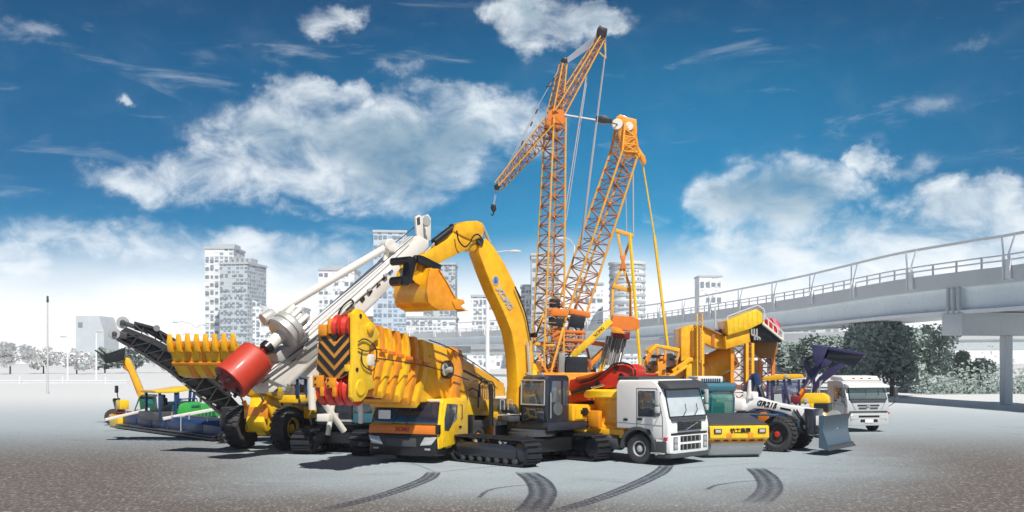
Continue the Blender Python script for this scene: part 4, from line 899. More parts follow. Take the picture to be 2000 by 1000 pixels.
for k_ in range(7):
    c0 = 640+k_*23.5-10
    for sgn, lo, hi in ((-1, 600, 653), (1, 653, 700)):
        xa, xb = (lo, hi)
        q = [(xa, c0-abs(653-xa)*1.15), (xb, c0-abs(653-xb)*1.15), (xb, c0-abs(653-xb)*1.15+13), (xa, c0-abs(653-xa)*1.15+13)]
        q = clipq(q, fr_)
        if len(q) > 2: st.ext([Ta(*p) for p in q], (.006, 0, 0))
f.add('chevron_stripe', st, ink, parent=cp)
# red sheaves above and below
def sheaves(y0, y1, z, x, r, n, m, nm='sheave'):
    for i in range(n):
        y = y0+(y1-y0)*(i+.5)/n; t = abs(y1-y0)/n*.45
        f.add(nm, MB().lathe((x, y-t, z), (0, 1, 0), [(r*.9, 0), (r, t*.15), (r*.86, t), (r, t*1.85), (r*.9, 2*t)], 26), m)
q = f.T((672, 633), Xh-.15); sheaves(q.y-.3, q.y+.42, q.z-.1, Xh-.2, .42, 2, red)
q0, q1 = f.T((622, 762), Xh-.05), f.T((690, 760), Xh-.05); sheaves(q0.y, q1.y, q0.z+.02, Xh-.35, .52, 4, red)
for (a, b_) in (((612,733),(632,757)), ((638,738),(656,758))):
    pa, pb = f.T(a, Xh+.16), f.T(b_, Xh+.16); br = f.add('sheave_bracket', MB().box((pa+pb)/2, (.1, pb.y-pa.y, pa.z-pb.z)).box(((pa+pb)/2).x*V((1, 0, 0))+V((0, pb.y-.05, pb.z-.12)), (.1, .13, .3)), yelo, .02)
    for dz in (-.1, .1): f.add('bolt', MB().lathe((pa+pb)/2+V((.05, -.08, dz)), (1, 0, 0), [(.035, 0), (.035, .03)], 8), blk, parent=br)
for (a, b_) in (((626,634),(642,656)), ((644,622),(652,652))):
    pa, pb = f.T(a, Xh+.05), f.T(b_, Xh+.05); f.add('sheave_bracket', MB().box((pa+pb)/2, (.3, pb.y-pa.y, pa.z-pb.z)), yelo, .03)
pa, pb = f.T((682,608), Xh-.1), f.T((692,620), Xh-.1); f.add('rope_guard', MB().box((pa+pb)/2, (.2, pb.y-pa.y, pa.z-pb.z)), yelb, .02)
f.add('rope_guard', MB().tube(f.T((656,622), Xh), f.T((690,604), Xh), .025, None, 6), rust)
pa = f.T((680, 719), Xh+.2); f.add('lamp_box', MB().box(pa, (.16, .2, .22)), yelb, .02)
# ================================================================ rotary drilling rig
f = Fr('drilling_rig', 'white rotary drilling rig with slanted mast and red drill bucket', 'drilling rig', gnd(650, 888), -105)
track(f, -3.9, .45, -1.2, .78, .95, 44, blk, 1); track(f, -3.9, .45, 1.25, .78, .95, 44, blk, 1)
f.add('undercarriage', MB().box((-1.9, 0, .62), (2.4, 2.2, .5)), blk, .05)
f.add('car_body', MB().lathe((-1.9, 0, .85), (0, 0, 1), [(.9, 0), (.9, .2), (.8, .24)], 26), dgrey)
f.add('upper_body', MB().box((-2.6, .2, 1.62), (4.2, 2.3, 1.05)), cabblk, .07)
f.add('body_stripe', MB().box((-2.6, .2, 1.28), (4.24, 2.34, .08)), lgrey, .01)
f.add('operator_cab', MB().box((-.9, 1.15, 1.85), (1.3, .9, 1.3)), tealp, .08); f.add('cab_window', MB().box((-.24, 1.15, 2.0), (.04, .74, .75)), g_mid, .02)
text('XCMG', 'side_lettering', (-1.6, 1.68, .55), (-1, 0, 0), (0, 0, 1), .3, inkr, f.o, bold=.006)
A = -35
mast = f.add('mast', f.slab(MB(), [(520,738),(600,655),(700,566),(760,512),(800,474),(818,458),(838,470),(838,482),(800,524),(735,588),(640,678),(560,757)], A, .42, -.42), cream, .05)
f.add('mast_guide_rail', f.slab(MB(), [(600,664),(700,576),(760,522),(764,526),(704,580),(604,668)], A, .43, .50), white, .01, parent=mast)
f.add('mast_guide_rail', f.slab(MB(), [(560,750),(640,672),(735,582),(738,585),(643,676),(563,754)], A, .43, .52), lgrey, .01, parent=mast)
f.add('mast_top_face', f.slab(MB(), [(520,736),(600,653),(700,564),(760,510),(798,474),(800,476),(762,513),(702,567),(602,656),(522,739)], A, .46, -.46), white, .0, parent=mast)
for i in range(7):
    t = i/6; px, py = 590+t*190, 686-t*172
    f.add('mast_bracket', f.slab(MB(), [(px-3,py-6),(px+3,py-10),(px+7,py-6),(px+1,py-1)], A, .43, .56), lgrey, .01, parent=mast)
for o_ in (.40, -.25):
    c = f.add('mast_head_plate', f.slab(MB(), [(814,458),(812,424),(820,419),(826,426),(828,470),(820,478)] if o_ > 0 else [(828,452),(830,424),(836,418),(842,426),(842,468),(832,474)], A, o_, o_-.14), cream, .02)
    f.add('head_slot', f.slab(MB(), [(815,440),(814,426),(820,423),(821,438)] if o_ > 0 else [(834,436),(834,424),(838,424),(838,438)], A, o_+.01, o_-.0), dgrey, parent=c)
f.add('head_sheave', MB().lathe(f.P((829,432), A, .1), V((-sin(R(A)), cos(R(A)), 0)), [(.2, -.15), (.24, -.1), (.2, 0), (.24, .1), (.2, .15)], 18), lgrey)
f.add('mast_foot', f.slab(MB(), [(498,754),(520,738),(550,752),(534,766),(512,768)], A, .3, -.3), cream, .04)
# letters painted down the mast
nrm = V((-sin(R(A)), cos(R(A)), 0))
for ch, (px, py), m_ in (('B',(708,585),ink),('R',(723,570),ink),('H',(737,555),ink),('S',(750,543),ink),('G',(762,530),inkb)):
    xd = f.P((px+10, py-9.5), A, .44)-f.P((px, py), A, .44); text(ch, 'mast_lettering', f.P((px, py), A, .445), nrm.cross(xd)*-1, xd, .30, m_, f.o, bold=.012, shear=0)
# parallel tube, elbow and cable
tb = f.add('support_tube', MB().tube(f.P((522,620), A, .1), f.P((756,482), A, .1), .17, .15, 14), cream)
f.add('tube_collar', MB().lathe(f.P((522,620), A, .1), f.P((756,482), A, .1)-f.P((522,620), A, .1), [(.24, -.2), (.24, .2), (.2, .3)], 14), lgrey, parent=tb)
kn = f.P((758,480), A, .1)
f.add('elbow_joint', MB().lathe(kn-nrm*.25, nrm, [(.22, 0), (.27, .05), (.27, .45), (.22, .5)], 18), cream)
f.add('elbow_link', MB().beam(kn+nrm*.2, f.P((797,512), A, .3), .12, .28), cream, .03)
f.add('elbow_link', MB().beam(kn-nrm*.2, f.P((790,518), A, -.3), .12, .28), cream, .03)
f.add('elbow_strut', MB().beam(kn, f.P((752,510), A, .1), .1, .2), cream, .02)
f.add('cable', MB().tube(f.P((772,474), A, .1), f.P((829,428), A, .1), .022, None, 6), dgrey)
f.add('cable', MB().tube(f.P((596,642), A, .46), f.P((808,462), A, .46), .018, None, 6), dgrey)
hose(f, [f.P(p, A, .55) for p in ((640,655),(655,625),(668,600),(684,586),(690,592),(676,606))], .035)
# kelly drive, rotary disc, kelly bar and bucket
ax = (f.P((452,744), A, .5)-f.P((560,644), A, .5)).normalized()
c0 = f.P((566,638), A, .5)
kd = f.add('rotary_drive', MB().lathe(c0, ax, [(.30, -.7), (.42, -.5), (.42, -.2), (.62, -.15), (.68, -.05), (.68, .12), (.62, .16), (.62, .28), (.70, .32), (.70, .42), (.60, .48), (.3, .5)], 36), lgrey)
for i in range(8):
    a = 2*pi*i/8; q = ax.to_track_quat('Z', 'Y'); f.add('drive_motor', MB().tube(c0+q @ V((cos(a)*.45, sin(a)*.45, -.2)), c0+q @ V((cos(a)*.45, sin(a)*.45, -.62)), .1, None, 10), cream, parent=kd)
f.add('kelly_bar', MB().tube(c0+ax*.4, c0+ax*1.15, .24, .24, 20), cream)
f.add('kelly_collar', MB().lathe(c0+ax*1.05, ax, [(.22, 0), (.27, .05), (.27, .25), (.2, .32)], 18), blk)
f.add('kelly_stub', MB().box(c0+ax*1.55, (.26, .26, .45), ax.to_track_quat('Z', 'Y').to_matrix()), redd, .02)
cb = c0+ax*1.6
bkt = f.add('drill_bucket', MB().lathe(cb, ax, [(.25, 0), (.62, .06), (.68, .12), (.70, .2), (.70, 1.28), (.73, 1.3), (.73, 1.5), (.70, 1.52)], 40), drumred)
f.add('bucket_floor', MB().lathe(cb+ax*1.52, ax, [(.64, 0), (.60, .05), (.2, .16), (.05, .3)], 24), redd, parent=bkt)
q = ax.to_track_quat('Z', 'Y')
for i in range(6):
    a = 2*pi*i/6+.3; f.add('cutting_tooth', MB().beam(cb+ax*1.5+q @ V((cos(a)*.5, sin(a)*.5, 0)), cb+ax*1.72+q @ V((cos(a+.25)*.5, sin(a+.25)*.5, 0)), .09, .12), blk, .01, parent=bkt)
f.add('floor_opening', MB().lathe(cb+ax*1.6+q @ V((.2, -.25, 0)), ax, [(.24, 0), (.2, .04)], 14), blk, parent=bkt)
# feed frame below the drive and stays
f.add('feed_bracket', f.slab(MB(), [(540,690),(556,678),(600,668),(618,655),(622,690),(600,706),(545,706)], A, .5, -.5), lgrey, .03)
f.add('mast_cradle', f.slab(MB(), [(596,700),(622,676),(640,690),(642,730),(618,742),(598,735)], A, .3, -.3), cream, .03)
f.add('mast_stay', MB().tube(f.P((607,735), A, .2), f.P((610,800), A, .2), .14, None, 12), cream)
f.add('mast_stay', MB().tube(f.P((625,775), A, .5), f.P((672,842), A, .5), .12, None, 12), cream)
f.add('mast_stay', MB().tube(f.P((650,790), A, -.4), f.P((640,850), A, -.4), .10, None, 12), cream)
f.add('white_box', MB().box(f.P((640,815), A, .3), (.9, .5, .28)), cream, .03)
for (a, b) in (((505,742),(640,640)), ((512,748),(650,650))): f.add('hydraulic_line', MB().tube(f.P(a, A, .56), f.P(b, A, .56), .025, None, 6), dgrey)
# ================================================================ wheel loader
f = Fr('wheel_loader', 'yellow wheel loader with toothed bucket raised beside the red drill bucket', 'wheel loader', gnd(517, 877), -110)
r_ = .87
for x_ in (0, -3.3):
    for s in (-1, 1): wheel(f, (x_, s*1.08, r_), r_, .66, yelb, s, 20, 0, True, yelo, .50)
    f.add('axle', MB().tube((x_, -.9, r_), (x_, .9, r_), .2, None, 14).lathe((x_, -.3, r_), (0, 1, 0), [(.2, 0), (.36, .1), (.36, .5), (.2, .6)], 18), yelb)
f.add('front_frame', MB().ext([(.55, -.42, .75), (.75, -.42, 1.15), (.35, -.42, 2.2), (-.1, -.42, 2.35), (-.8, -.42, 1.6), (-.8, -.42, .75)], (0, .84, 0)), yelb, .05)
f.add('frame_web', MB().box((.62, 0, 1.5), (.1, 1.1, .5)), yelo, .03)
f.add('rear_frame', MB().box((-2.6, 0, 1.1), (2.8, .9, .6)), dgrey, .05)
f.add('engine_cover', MB().ext([(-2.7, -.85, 1.45), (-4.6, -.8, 1.35), (-4.6, -.8, 2.05), (-2.7, -.85, 2.35)], (0, 1.7, 0)), yelb, .08)
f.add('mudguard', MB().ext([(-.95, 1.4, 1.85), (-2.3, 1.4, 1.9), (-2.4, 1.4, 1.75), (-.95, 1.4, 1.75)], (0, -.7, 0)), cabblk, .02)
f.add('step_plate', MB().box((-1.9, 1.15, 1.45), (.9, .4, .5)), yelb, .04)
zc0, zc1 = 1.85, 2.82
cb_ = f.add('cab', MB().box((-2.1, .05, zc0+.15), (1.4, 1.3, .32)), yelb, .03)
for a in (-1.42, -2.1, -2.78):
    for s in (-.58, .68): f.add('cab_pillar', MB().beam((a, s, zc0+.2), (a+.02, s, zc1), .1, .1), navyd, .01, parent=cb_)
f.add('cab_glazing', MB().box((-2.1, .05, zc0+.62), (1.3, 1.2, .8)), glass('clear_cab_glass', (.55, .6, .66), .5, alpha=.55), .01, parent=cb_)
f.add('seat', MB().box((-2.2, .0, zc0+.5), (.5, .5, .5)), blk, .06, parent=cb_)
f.add('cab_roof', MB().ext([(-1.28, -.72, zc1), (-2.95, -.72, zc1), (-2.9, -.72, zc1+.12), (-2.0, -.72, zc1+.2), (-1.35, -.72, zc1+.1)], (0, 1.55, 0)), navyd, .04, parent=cb_)
f.add('beacon', MB().box((-1.9, .05, zc1+.24), (.3, .34, .14)), yelb, .03, parent=cb_)
f.add('mirror', MB().box((-1.25, 1.0, 2.45), (.06, .24, .34)), blk, .02); f.add('mirror_arm', MB().tube((-1.35, .7, 2.7), (-1.25, 1.0, 2.6), .02, None, 6), blk)
# lift arms, tilt lever
for s in (-.55, .55):
    f.add('lift_arm', MB().ext([(-.5, s-.07, 2.25), (-.35, s-.07, 2.5), (1.0, s-.07, 2.75), (2.9, s-.07, 3.3), (3.0, s-.07, 3.05), (1.1, s-.07, 2.35), (-.3, s-.07, 2.0)], (0, .14, 0)), yelb, .03)
    cyl(f, (.2, s*.8, 1.3), (1.2, s*.9, 2.4), .09, .55, yelo)
f.add('tilt_lever', MB().ext([(.9, -.1, 3.15), (1.15, -.1, 3.2), (1.5, -.1, 2.4), (1.2, -.1, 2.35)], (0, .2, 0)), yelo, .02)
f.add('work_light_box', MB().box((.35, .25, 2.55), (.4, 1.0, .34)), blk, .05)
f.add('lamp', MB().box((.2, .62, 2.8), (.16, .18, .26)), blk, .03)
cyl(f, (-.3, 0, 2.4), (.9, 0, 3.0), .11, .55, yelo)
# bucket: local lengthwise profile swept across
xk = 3.55
out = [(xk+.62,4.22),(xk+.50,3.80),(xk+.34,3.40),(xk+.05,3.06),(xk-.35,2.95),(xk-.72,3.12),(xk-.92,3.55),(xk-.95,4.15)]
inn = [(xk-.89,4.15),(xk-.86,3.57),(xk-.68,3.2),(xk-.34,3.03),(xk+.0,3.13),(xk+.27,3.44),(xk+.43,3.82),(xk+.56,4.22)]
hw = 1.5
bk_ = f.add('bucket', MB().ext([(a, -hw, b) for a, b in out+inn], (0, 2*hw, 0)), yelb, .0)
for s in (-hw, hw-.05): f.add('bucket_side_plate', MB().ext([(a, s, b) for a, b in out[:1]+[(xk+.55, 4.2)]+out[1:]], (0, .05, 0)), yel, .01, parent=bk_)
f.add('cutting_edge', MB().ext([(xk+.60,-hw,4.12),(xk+.66,-hw,4.10),(xk+.70,-hw,4.34),(xk+.66,-hw,4.35)], (0, 2*hw, 0)), yelo, .01, parent=bk_)
for i in range(8):
    y = -hw+.1+i*(2*hw-.2)/7
    t = f.add('tooth', MB().ext([(xk+.50,y-.10,3.9),(xk+.72,y-.10,3.95),(xk+.80,y-.10,4.3),(xk+.74,y-.10,4.62),(xk+.66,y-.10,4.32),(xk+.58,y-.10,4.2)], (0, .2, 0)), yel, .02, parent=bk_)
for y in (-.75, -.1, .55, 1.1):
    f.add('wear_plate', MB().ext([(xk+.56,y-.14,3.94),(xk+.42,y-.14,3.45),(xk+.08,y-.14,3.02),(xk-.1,y-.14,2.94),(xk-.1,y-.14,3.02),(xk+.04,y-.14,3.1),(xk+.3,y-.14,3.45)], (0, .28, 0)), yelo if y < 0 else yel, .01, parent=bk_)
f.add('rib', MB().ext([(xk+.40,-hw,3.44),(xk+.46,-hw,3.42),(xk+.5,-hw,3.55),(xk+.44,-hw,3.58)], (0, 2*hw, 0)), yelo, .01, parent=bk_)
# ================================================================ milling machine with loading conveyor
f = Fr('milling_machine', 'black road milling machine whose lattice conveyor points up to the left', 'milling machine', gnd(475, 862), -163)
f.add('chassis', MB().box((-1.6, 0, 1.15), (5.2, 1.9, .9)), blk, .06); f.add('engine_housing', MB().box((-2.2, 0, 1.85), (3.4, 1.8, .7)), dgrey, .08)
for x_ in (.4, -3.6):
    for s in (-1, 1): track(f, x_-.75, x_+.75, s*.95, .34, .55, 22, blk, 1)
cn = MB()
nb = [(236,646),(245,640),(300,662),(352,690),(400,727),(450,772),(476,800),(455,818),(430,806),(380,764),(330,722),(280,690),(232,663)]
belt = f.add('conveyor_belt', f.side(MB(), nb, .35, -.75), blk, .02)
def ln(y, a, b, wv=.09, hh=.09, nm='truss_member', m_=None, par=None): f.add(nm, MB().beam(f.S(a, y), f.S(b, y), wv, hh), m_ or dsteel, parent=par or belt)
for y, top, bot in ((.62, [(245,642),(300,664),(352,692),(400,729),(452,774)], [(228,662),(280,692),(330,724),(380,766),(430,808)]),):
    for a, b in zip(top, top[1:]): ln(y, a, b, .14, .14, 'truss_chord')
    for a, b in zip(bot, bot[1:]): ln(y, a, b, .12, .12, 'truss_chord')
    for i in range(9):
        t = i/8; a = (245+t*207, 642+t*132-10*sin(t*pi)); b = (228+t*202, 662+t*146-8*sin(t*pi)); ln(y, a, b, .05, .05)
        if i < 8: t2 = (i+1)/8; ln(y, b, (245+t2*207, 642+t2*132-10*sin(t2*pi)), .05, .05)
up = f.add('conveyor_cover', f.side(MB(), [(262,632),(300,640),(352,672),(400,712),(445,752),(452,772),(400,727),(352,692),(318,668),(290,652),(262,644)], -.55, -.75), blk, .02)
for a, b in (((262,630),(300,640)), ((300,640),(355,672)), ((355,672),(405,712)), ((405,712),(448,755))): ln(-.5, a, b, .11, .11, 'truss_chord')
for a, b in (((280,640),(276,652)), ((308,645),(302,668)), ((308,645),(340,690)), ((340,662),(332,684)), ((340,662),(310,668)), ((372,686),(362,700)), ((395,703),(385,722)), ((262,634),(290,655))): ln(-.4, a, b, .05, .05, m_=dgrey)
for c, r0 in (((240,630), .24), ((224,652), .22)):
    y_ = -.6 if c[1] < 640 else .5
    p = f.S(c, y_); o = f.add('end_roller', MB().lathe(p, (0, 1, 0), [(r0, -.16), (r0*1.1, -.12), (r0*1.1, .12), (r0, .16)], 18), lgrey, parent=belt)
    f.add('roller_bearing', MB().lathe(p+V((0, .16, 0)), (0, 1, 0), [(r0*.5, 0), (r0*.5, .08), (r0*.2, .1)], 12), dgrey, parent=belt)
f.add('roller_bracket', MB().beam(f.S((224,652), .6), f.S((248,656), .6), .1, .3), dgrey, .02); f.add('roller_bracket', MB().beam(f.S((240,630), -.45), f.S((268,640), -.5), .1, .2), dgrey, .02)
f.add('drive_motor', MB().tube(f.S((306,641), -.3), f.S((306,641), .1), .14, None, 12), grey)
for i in range(9): ln(.7, (255+i*20, 680+i*13.5), (262+i*20, 684+i*13.5), .06, .06, 'edge_bolt_row', lgrey)
f.add('belt_hanger', f.side(MB(), [(452,742),(462,738),(470,752),(466,764),(456,760)], .9, .8), grey, .01)
# ================================================================ paver with wide blue screed
A0, B0 = gnd(243, 836), gnd(437, 862); md = (A0+B0)/2; dv_ = (B0-A0); Lw = dv_.length
hd_ = math.degrees(atan2(dv_.y, dv_.x))+90
f = Fr('asphalt_paver', 'green asphalt paver with wide blue screed and yellow canopy', 'paver', md, hd_)
h2 = Lw/2
f.add('screed', MB().ext([(0, -h2, .08), (-.05, -h2, .5), (.12, -h2, .82), (.6, -h2, .86), (.8, -h2, .1)], (0, Lw, 0)), navyd, .03)
for i in range(6):
    y = -h2+Lw*(i+.5)/6; f.add('screed_plate', MB().box((-.07, y, .42), (.05, Lw/6-.06, .5)), navyd, .02)
    f.add('walkway_tread', MB().box((-.28, y, .22), (.42, Lw/6-.1, .05)), dgrey, .01)
    f.add('tamper_crank', MB().tube((-.1, y+.5, .82), (-.1, y+.5, 1.1), .03, None, 6), lgrey)
f.add('screed_shoe', MB().box((-.3, 0, .1), (.5, Lw, .12)), blk, .02)
f.add('sensor_ski', MB().tube((-.2, -1.9, 1.05), (-.2, -1.9, .2), .018, None, 5).lathe((-.2, -1.9, .14), (0, 0, 1), [(.12, 0), (.12, .06)], 10), cream)
ye = h2
eg = f.add('end_gate', MB().ext([(-.35, ye, .05), (.9, ye, .05), (.9, ye, .62), (.2, ye, .75), (-.35, ye, .72)], (0, 1.35, 0)), yelb, .04)
f.add('end_gate_stripe', MB().box((.1, ye+.6, .83), (.9, 1.1, .08)), redd, .02, parent=eg)
f.add('tipping_flap', MB().ext([(.1, ye+1.3, .3), (.5, ye+1.3, .3), (.5, ye+2.2, 1.45), (.1, ye+2.2, 1.45), ], (0, -.12, .1)), blk, .03)
f.add('control_console', MB().box((.0, ye+.3, 1.25), (.5, .7, .5)), yelb, .05); f.add('console_screen', MB().ext([(-.1, ye+.5, 1.1), (.4, ye+.5, 1.1), (.3, ye+1.2, 1.3), (-.1, ye+1.2, 1.3)], (0, 0, .12)), dgrey, .02)
f.add('control_lever', MB().tube((.1, ye+1.1, 1.2), (.1, ye+1.45, 1.95), .03, None, 6), blk); f.add('lamp', MB().box((.1, ye+1.5, 2.05), (.15, .25, .4)), blk, .04)
yn = .6                                             # near side of the tractor
yt = yn+2.4
f.add('chassis', MB().box((3.2, yn+1.2, .75), (5.4, 2.2, .6)), blk, .05)
track(f, .9, 5.6, yn+.25, .4, .8, 36, dgrey, -1); track(f, .9, 5.6, yt-.25, .4, .8, 36, dgrey, 1)
f.add('engine_hood', MB().ext([f.S(p, yn) for p in ((346,818),(350,792),(362,787),(386,784),(392,786),(392,818))], (0, 2.3, 0)), green, .06)
f.add('hopper', MB().ext([f.S(p, yn-.1) for p in ((392,788),(432,790),(446,800),(446,816),(392,818))], (0, 2.6, 0)), green, .04)
f.add('side_panel', MB().ext([f.S(p, yn-.12) for p in ((388,806),(422,800),(422,816),(388,822))], (0, .05, 0)), greend, .02)
for i in range(5): f.add('panel_rib', MB().beam(f.S((392+i*7, 805-i*1.2), yn-.14), f.S((392+i*7, 820-i*1), yn-.14), .04, .04), green)
f.add('engine_vent', MB().ext([f.S(p, yn-.02) for p in ((374,792),(390,791),(390,796),(374,797))], (0, .03, 0)), greend, .01)
f.add('levelling_arm', MB().beam(f.S((318,818), yn-.5), f.S((432,797), yn-.5), .12, .16), cream, .02)
f.add('levelling_arm', MB().beam(f.S((205,820), yt+.9), f.S((292,799), yt+.9), .12, .14), cream, .02)
op = f.add('operator_platform', MB().ext([f.S(p, yn+.1) for p in ((300,822),(300,806),(350,803),(350,822))], (0, 2.1, 0)), dgrey, .04)
f.add('console', MB().box(f.S((338, 800), yn+1), (.5, 1.6, .5)), tealp, .05)
f.add('driver_seat', MB().box(f.S((322, 798), yn+.7), (.5, .5, .3)).box(f.S((318, 786), yn+.7), (.14, .5, .8)), blk, .06)
f.add('driver_seat', MB().box(f.S((326, 800), yn+1.8), (.5, .5, .3)).box(f.S((322, 790), yn+1.8), (.14, .5, .7)), blk, .06)
f.add('steering_wheel', MB().lathe(f.S((348, 783), yn+.8), (-.5, 0, 1), [(.2, 0), (.22, .03), (.18, .05)], 16), dgrey)
za_, zb_ = 0, 0
c = f.add('canopy', MB().ext([f.S(p, yn) for p in ((304,768),(303,763),(330,762),(372,755),(382,755),(383,760),(345,767))], (0, 2.0, 0)), yelb, .03)
for p0, p1 in (((312,768),(312,818)), ((343,766),(343,815)), ((347,766),(349,800)), ((372,760),(370,790)), ((381,760),(377,788))):
    f.add('canopy_post', MB().beam(f.S(p0, yn+.15), f.S(p1, yn+.15), .12, .12), navyd, .01)
for p0, p1 in (((312,768),(312,810)), ((372,760),(370,786))): f.add('canopy_post', MB().beam(f.S(p0, yn)+V((0, 1.8, 0)), f.S(p1, yn)+V((0, 1.8, 0)), .12, .12), navyd, .01)
f.add('exhaust_pipe', MB().tube(f.S((392, 786), yn+.4), f.S((392, 778), yn+.4), .06, None, 8), dgrey)
f.add('guard_rail', MB().path([f.S(p, yn+.05) for p in ((350,792),(350,780),(366,779),(384,778),(386,786))], .03, 6), navyd)
f.add('push_roller_bracket', MB().box(f.S((432, 822), yn-.2), (.4, .3, .5)), cream, .03)
f.add('auger_cover', MB().box((.95, 0, .75), (.3, Lw*.8, .3)), dgrey, .05)
# ================================================================ telescopic handler behind it
f = Fr('telescopic_handler', 'yellow telescopic handler with its black fork carriage raised at far left', 'handler', gnd(284, 828), -170)
bo = f.add('boom', f.side(MB(), [(241,704),(243,698),(252,700),(258,712),(282,768),(284,778),(272,780),(268,772),(250,725)], .25, -.25), yel, .04)
f.add('inner_boom', f.side(MB(), [(237,702),(243,698),(252,718),(250,726),(244,722)], .18, -.18), org, .02, parent=bo)
f.add('boom_hose', MB().tube(f.S((250,722), .28), f.S((268,768), .28), .03, None, 6), rust, parent=bo)
cb = f.add('cab', MB().ext([f.S(p, .7) for p in ((260,806),(270,778),(276,772),(298,773),(302,806))], (0, -1.4, 0)), greend, .05)
f.add('cab_window', MB().ext([f.S(p, .72) for p in ((265,800),(272,782),(274,800))], (0, -.02, 0)), g_pale, .0, parent=cb)
f.add('cab_window', MB().ext([f.S(p, .72) for p in ((286,780),(297,780),(299,790),(286,788))], (0, -.02, 0)), g_teal, .0, parent=cb)
f.add('cab_roof', MB().ext([f.S(p, .8) for p in ((272,775),(276,771),(299,772),(301,776))], (0, -1.6, 0)), dgrey, .03, parent=cb)
f.add('body', MB().ext([f.S(p, .9) for p in ((240,812),(262,804),(306,804),(312,822),(244,822))], (0, -1.8, 0)), dgrey, .06)
for x_ in (-.9, 1.6):
    for s in (-1, 1): wheel(f, (x_, s*.95, .45), .45, .36, yelo, s, 18, 0, True, grey, .5)
fk = f.add('fork_carriage', f.side(MB(), [(203,692),(209,690),(224,692),(226,686),(240,680),(244,679),(245,686),(242,702),(230,707),(206,710),(203,702)], .7, .55), blk, .01)
f.add('fork_carriage_frame', f.side(MB(), [(206,692),(240,680),(243,682),(210,696)], .55, -.6), blk, .01, parent=fk)
f.add('fork_carriage_frame', f.side(MB(), [(204,704),(240,700),(242,703),(206,709)], .55, -.6), blk, .01, parent=fk)
f.add('side_plate', f.side(MB(), [(236,682),(244,679),(245,686),(242,702),(234,704)], -.45, -.6), blk, .01, parent=fk)
for y, a, b in ((.6, (186,684), (208,700)), (-.3, (193,680), (213,696))): f.add('fork_tine', MB().beam(f.S(a, y), f.S(b, y), .14, .07), blk, .0)
f.add('tilt_ram', MB().tube(f.S((222,697), .1), f.S((240,694), .1), .06, None, 8), dgrey)
# ================================================================ tall lattice crawler crane
D0 = 72.0; k = D0/FOC
f = Fr('crawler_crane', 'tall orange lattice crawler crane towering over the middle of the row', 'crane', ((1095-CX)*k, D0, 0), 0)
def lattice(name, A, B, wa, wb, da, db, nb, rc=.05, rb=.022, m=latt, mb_=rust, y=0, taper=0, side_dir=None):
    """four chords and zigzag bracing between two picture points; w = width in px across, d = depth in metres"""
    a, b = f.S(A, y), f.S(B, y); d = (b-a).normalized(); s = V((d.z, 0, -d.x)).normalized() if side_dir is None else side_dir; t = V((0, 1, 0))
    ca, sa = cos(R(24)), sin(R(24)); s, t = s*ca+t*sa, t*ca-s*sa; wa *= .82; wb *= .82; chs, br = [MB() for _ in range(4)], MB()
    def cor(u, i):
        w_ = (wa+(wb-wa)*u)*k/2; dp = (da+(db-da)*u)/2; 
        if taper and u < taper: q = .35+.65*u/taper; w_ *= q; dp *= q
        p = a.lerp(b, u); return p+s*w_*(1, 1, -1, -1)[i]+t*dp*(1, -1, -1, 1)[i]
    us = [i/nb for i in range(nb+1)]
    for i in range(4):
        for u0, u1 in zip(us, us[1:]): chs[i].tube(cor(u0, i), cor(u1, i), rc, None, 6, False)
    for j, (u0, u1) in enumerate(zip(us, us[1:])):
        for i in range(4):
            i2 = (i+1) % 4
            br.tube(cor(u0, i), cor(u0, i2), rb, None, 4, False)
            um = (u0+u1)/2
            if (j+i) % 2: br.tube(cor(u0, i), cor(u1, i2), rb, None, 4, False)
            else: br.tube(cor(u0, i2), cor(u1, i), rb, None, 4, False)
    o = f.add(name, br, mb_)
    for c_ in chs: f.add('chord', c_, m, parent=o)
    return o
m1 = lattice('main_mast', (1068,745), (1085,232), 54, 31, 1.9, 1.3, 27, .066, .04, taper=.1)
m2 = lattice('luffing_strut', (1087,222), (1175,72), 26, 13, 1.0, .5, 12, .05, .028)
m3 = lattice('upper_strut', (1083,222), (1100,126), 24, 11, 1.0, .5, 9, .05, .028)
m4 = lattice('luffing_jib', (1078,243), (973,364), 30, 13, 1.1, .6, 15, .045, .026, y=-.4)
m5 = lattice('leaning_mast', (1078,720), (1219,300), 50, 44, 2.0, 1.7, 22, .075, .042, y=2.2, taper=.12)
m6 = lattice('leaning_mast_top', (1219,300), (1220,240), 44, 22, 1.7, 1.2, 4, .09, .05, yelo, latt, y=2.2)
S_ = f.S
f.add('mast_node', f.side(MB(), [(1066,248),(1070,224),(1080,218),(1100,222),(1102,244),(1090,256),(1076,256)], .5, -.5), org, .01, smooth=12)
f.add('strut_head', f.side(MB(), [(1165,62),(1170,55),(1185,62),(1183,76),(1176,78),(1164,72)], .35, -.35), blk, .02)
f.add('strut_head', f.side(MB(), [(1094,124),(1098,116),(1107,118),(1108,127)], .3, -.3), blk, .02)
f.add('jib_head', f.side(MB(), [(965,366),(972,360),(978,366),(974,374),(966,373)], -.1, -.7), blk, .02)
f.add('mast_head', f.side(MB(), [(1200,236),(1208,230),(1224,236),(1240,240),(1241,262),(1236,300),(1228,314),(1210,300),(1204,258)], 2.8, 1.7), yelo, .04)
f.add('head_pulley', MB().lathe(S_((1206, 242), 1.6), (0, 1, 0), [(.34, 0), (.38, .08), (.3, .16), (.38, .24), (.34, .3)], 18), cream)
f.add('head_pulley', MB().lathe(S_((1229, 246), 1.55), (0, 1, 0), [(.28, 0), (.3, .08), (.24, .14), (.3, .22)], 18), cream)
def rp(nm, A, B, ya=0, yb=0, r=.03, m=lrope): return f.add(nm, MB().tube(S_(A, ya), S_(B, yb), r, None, 6), m)
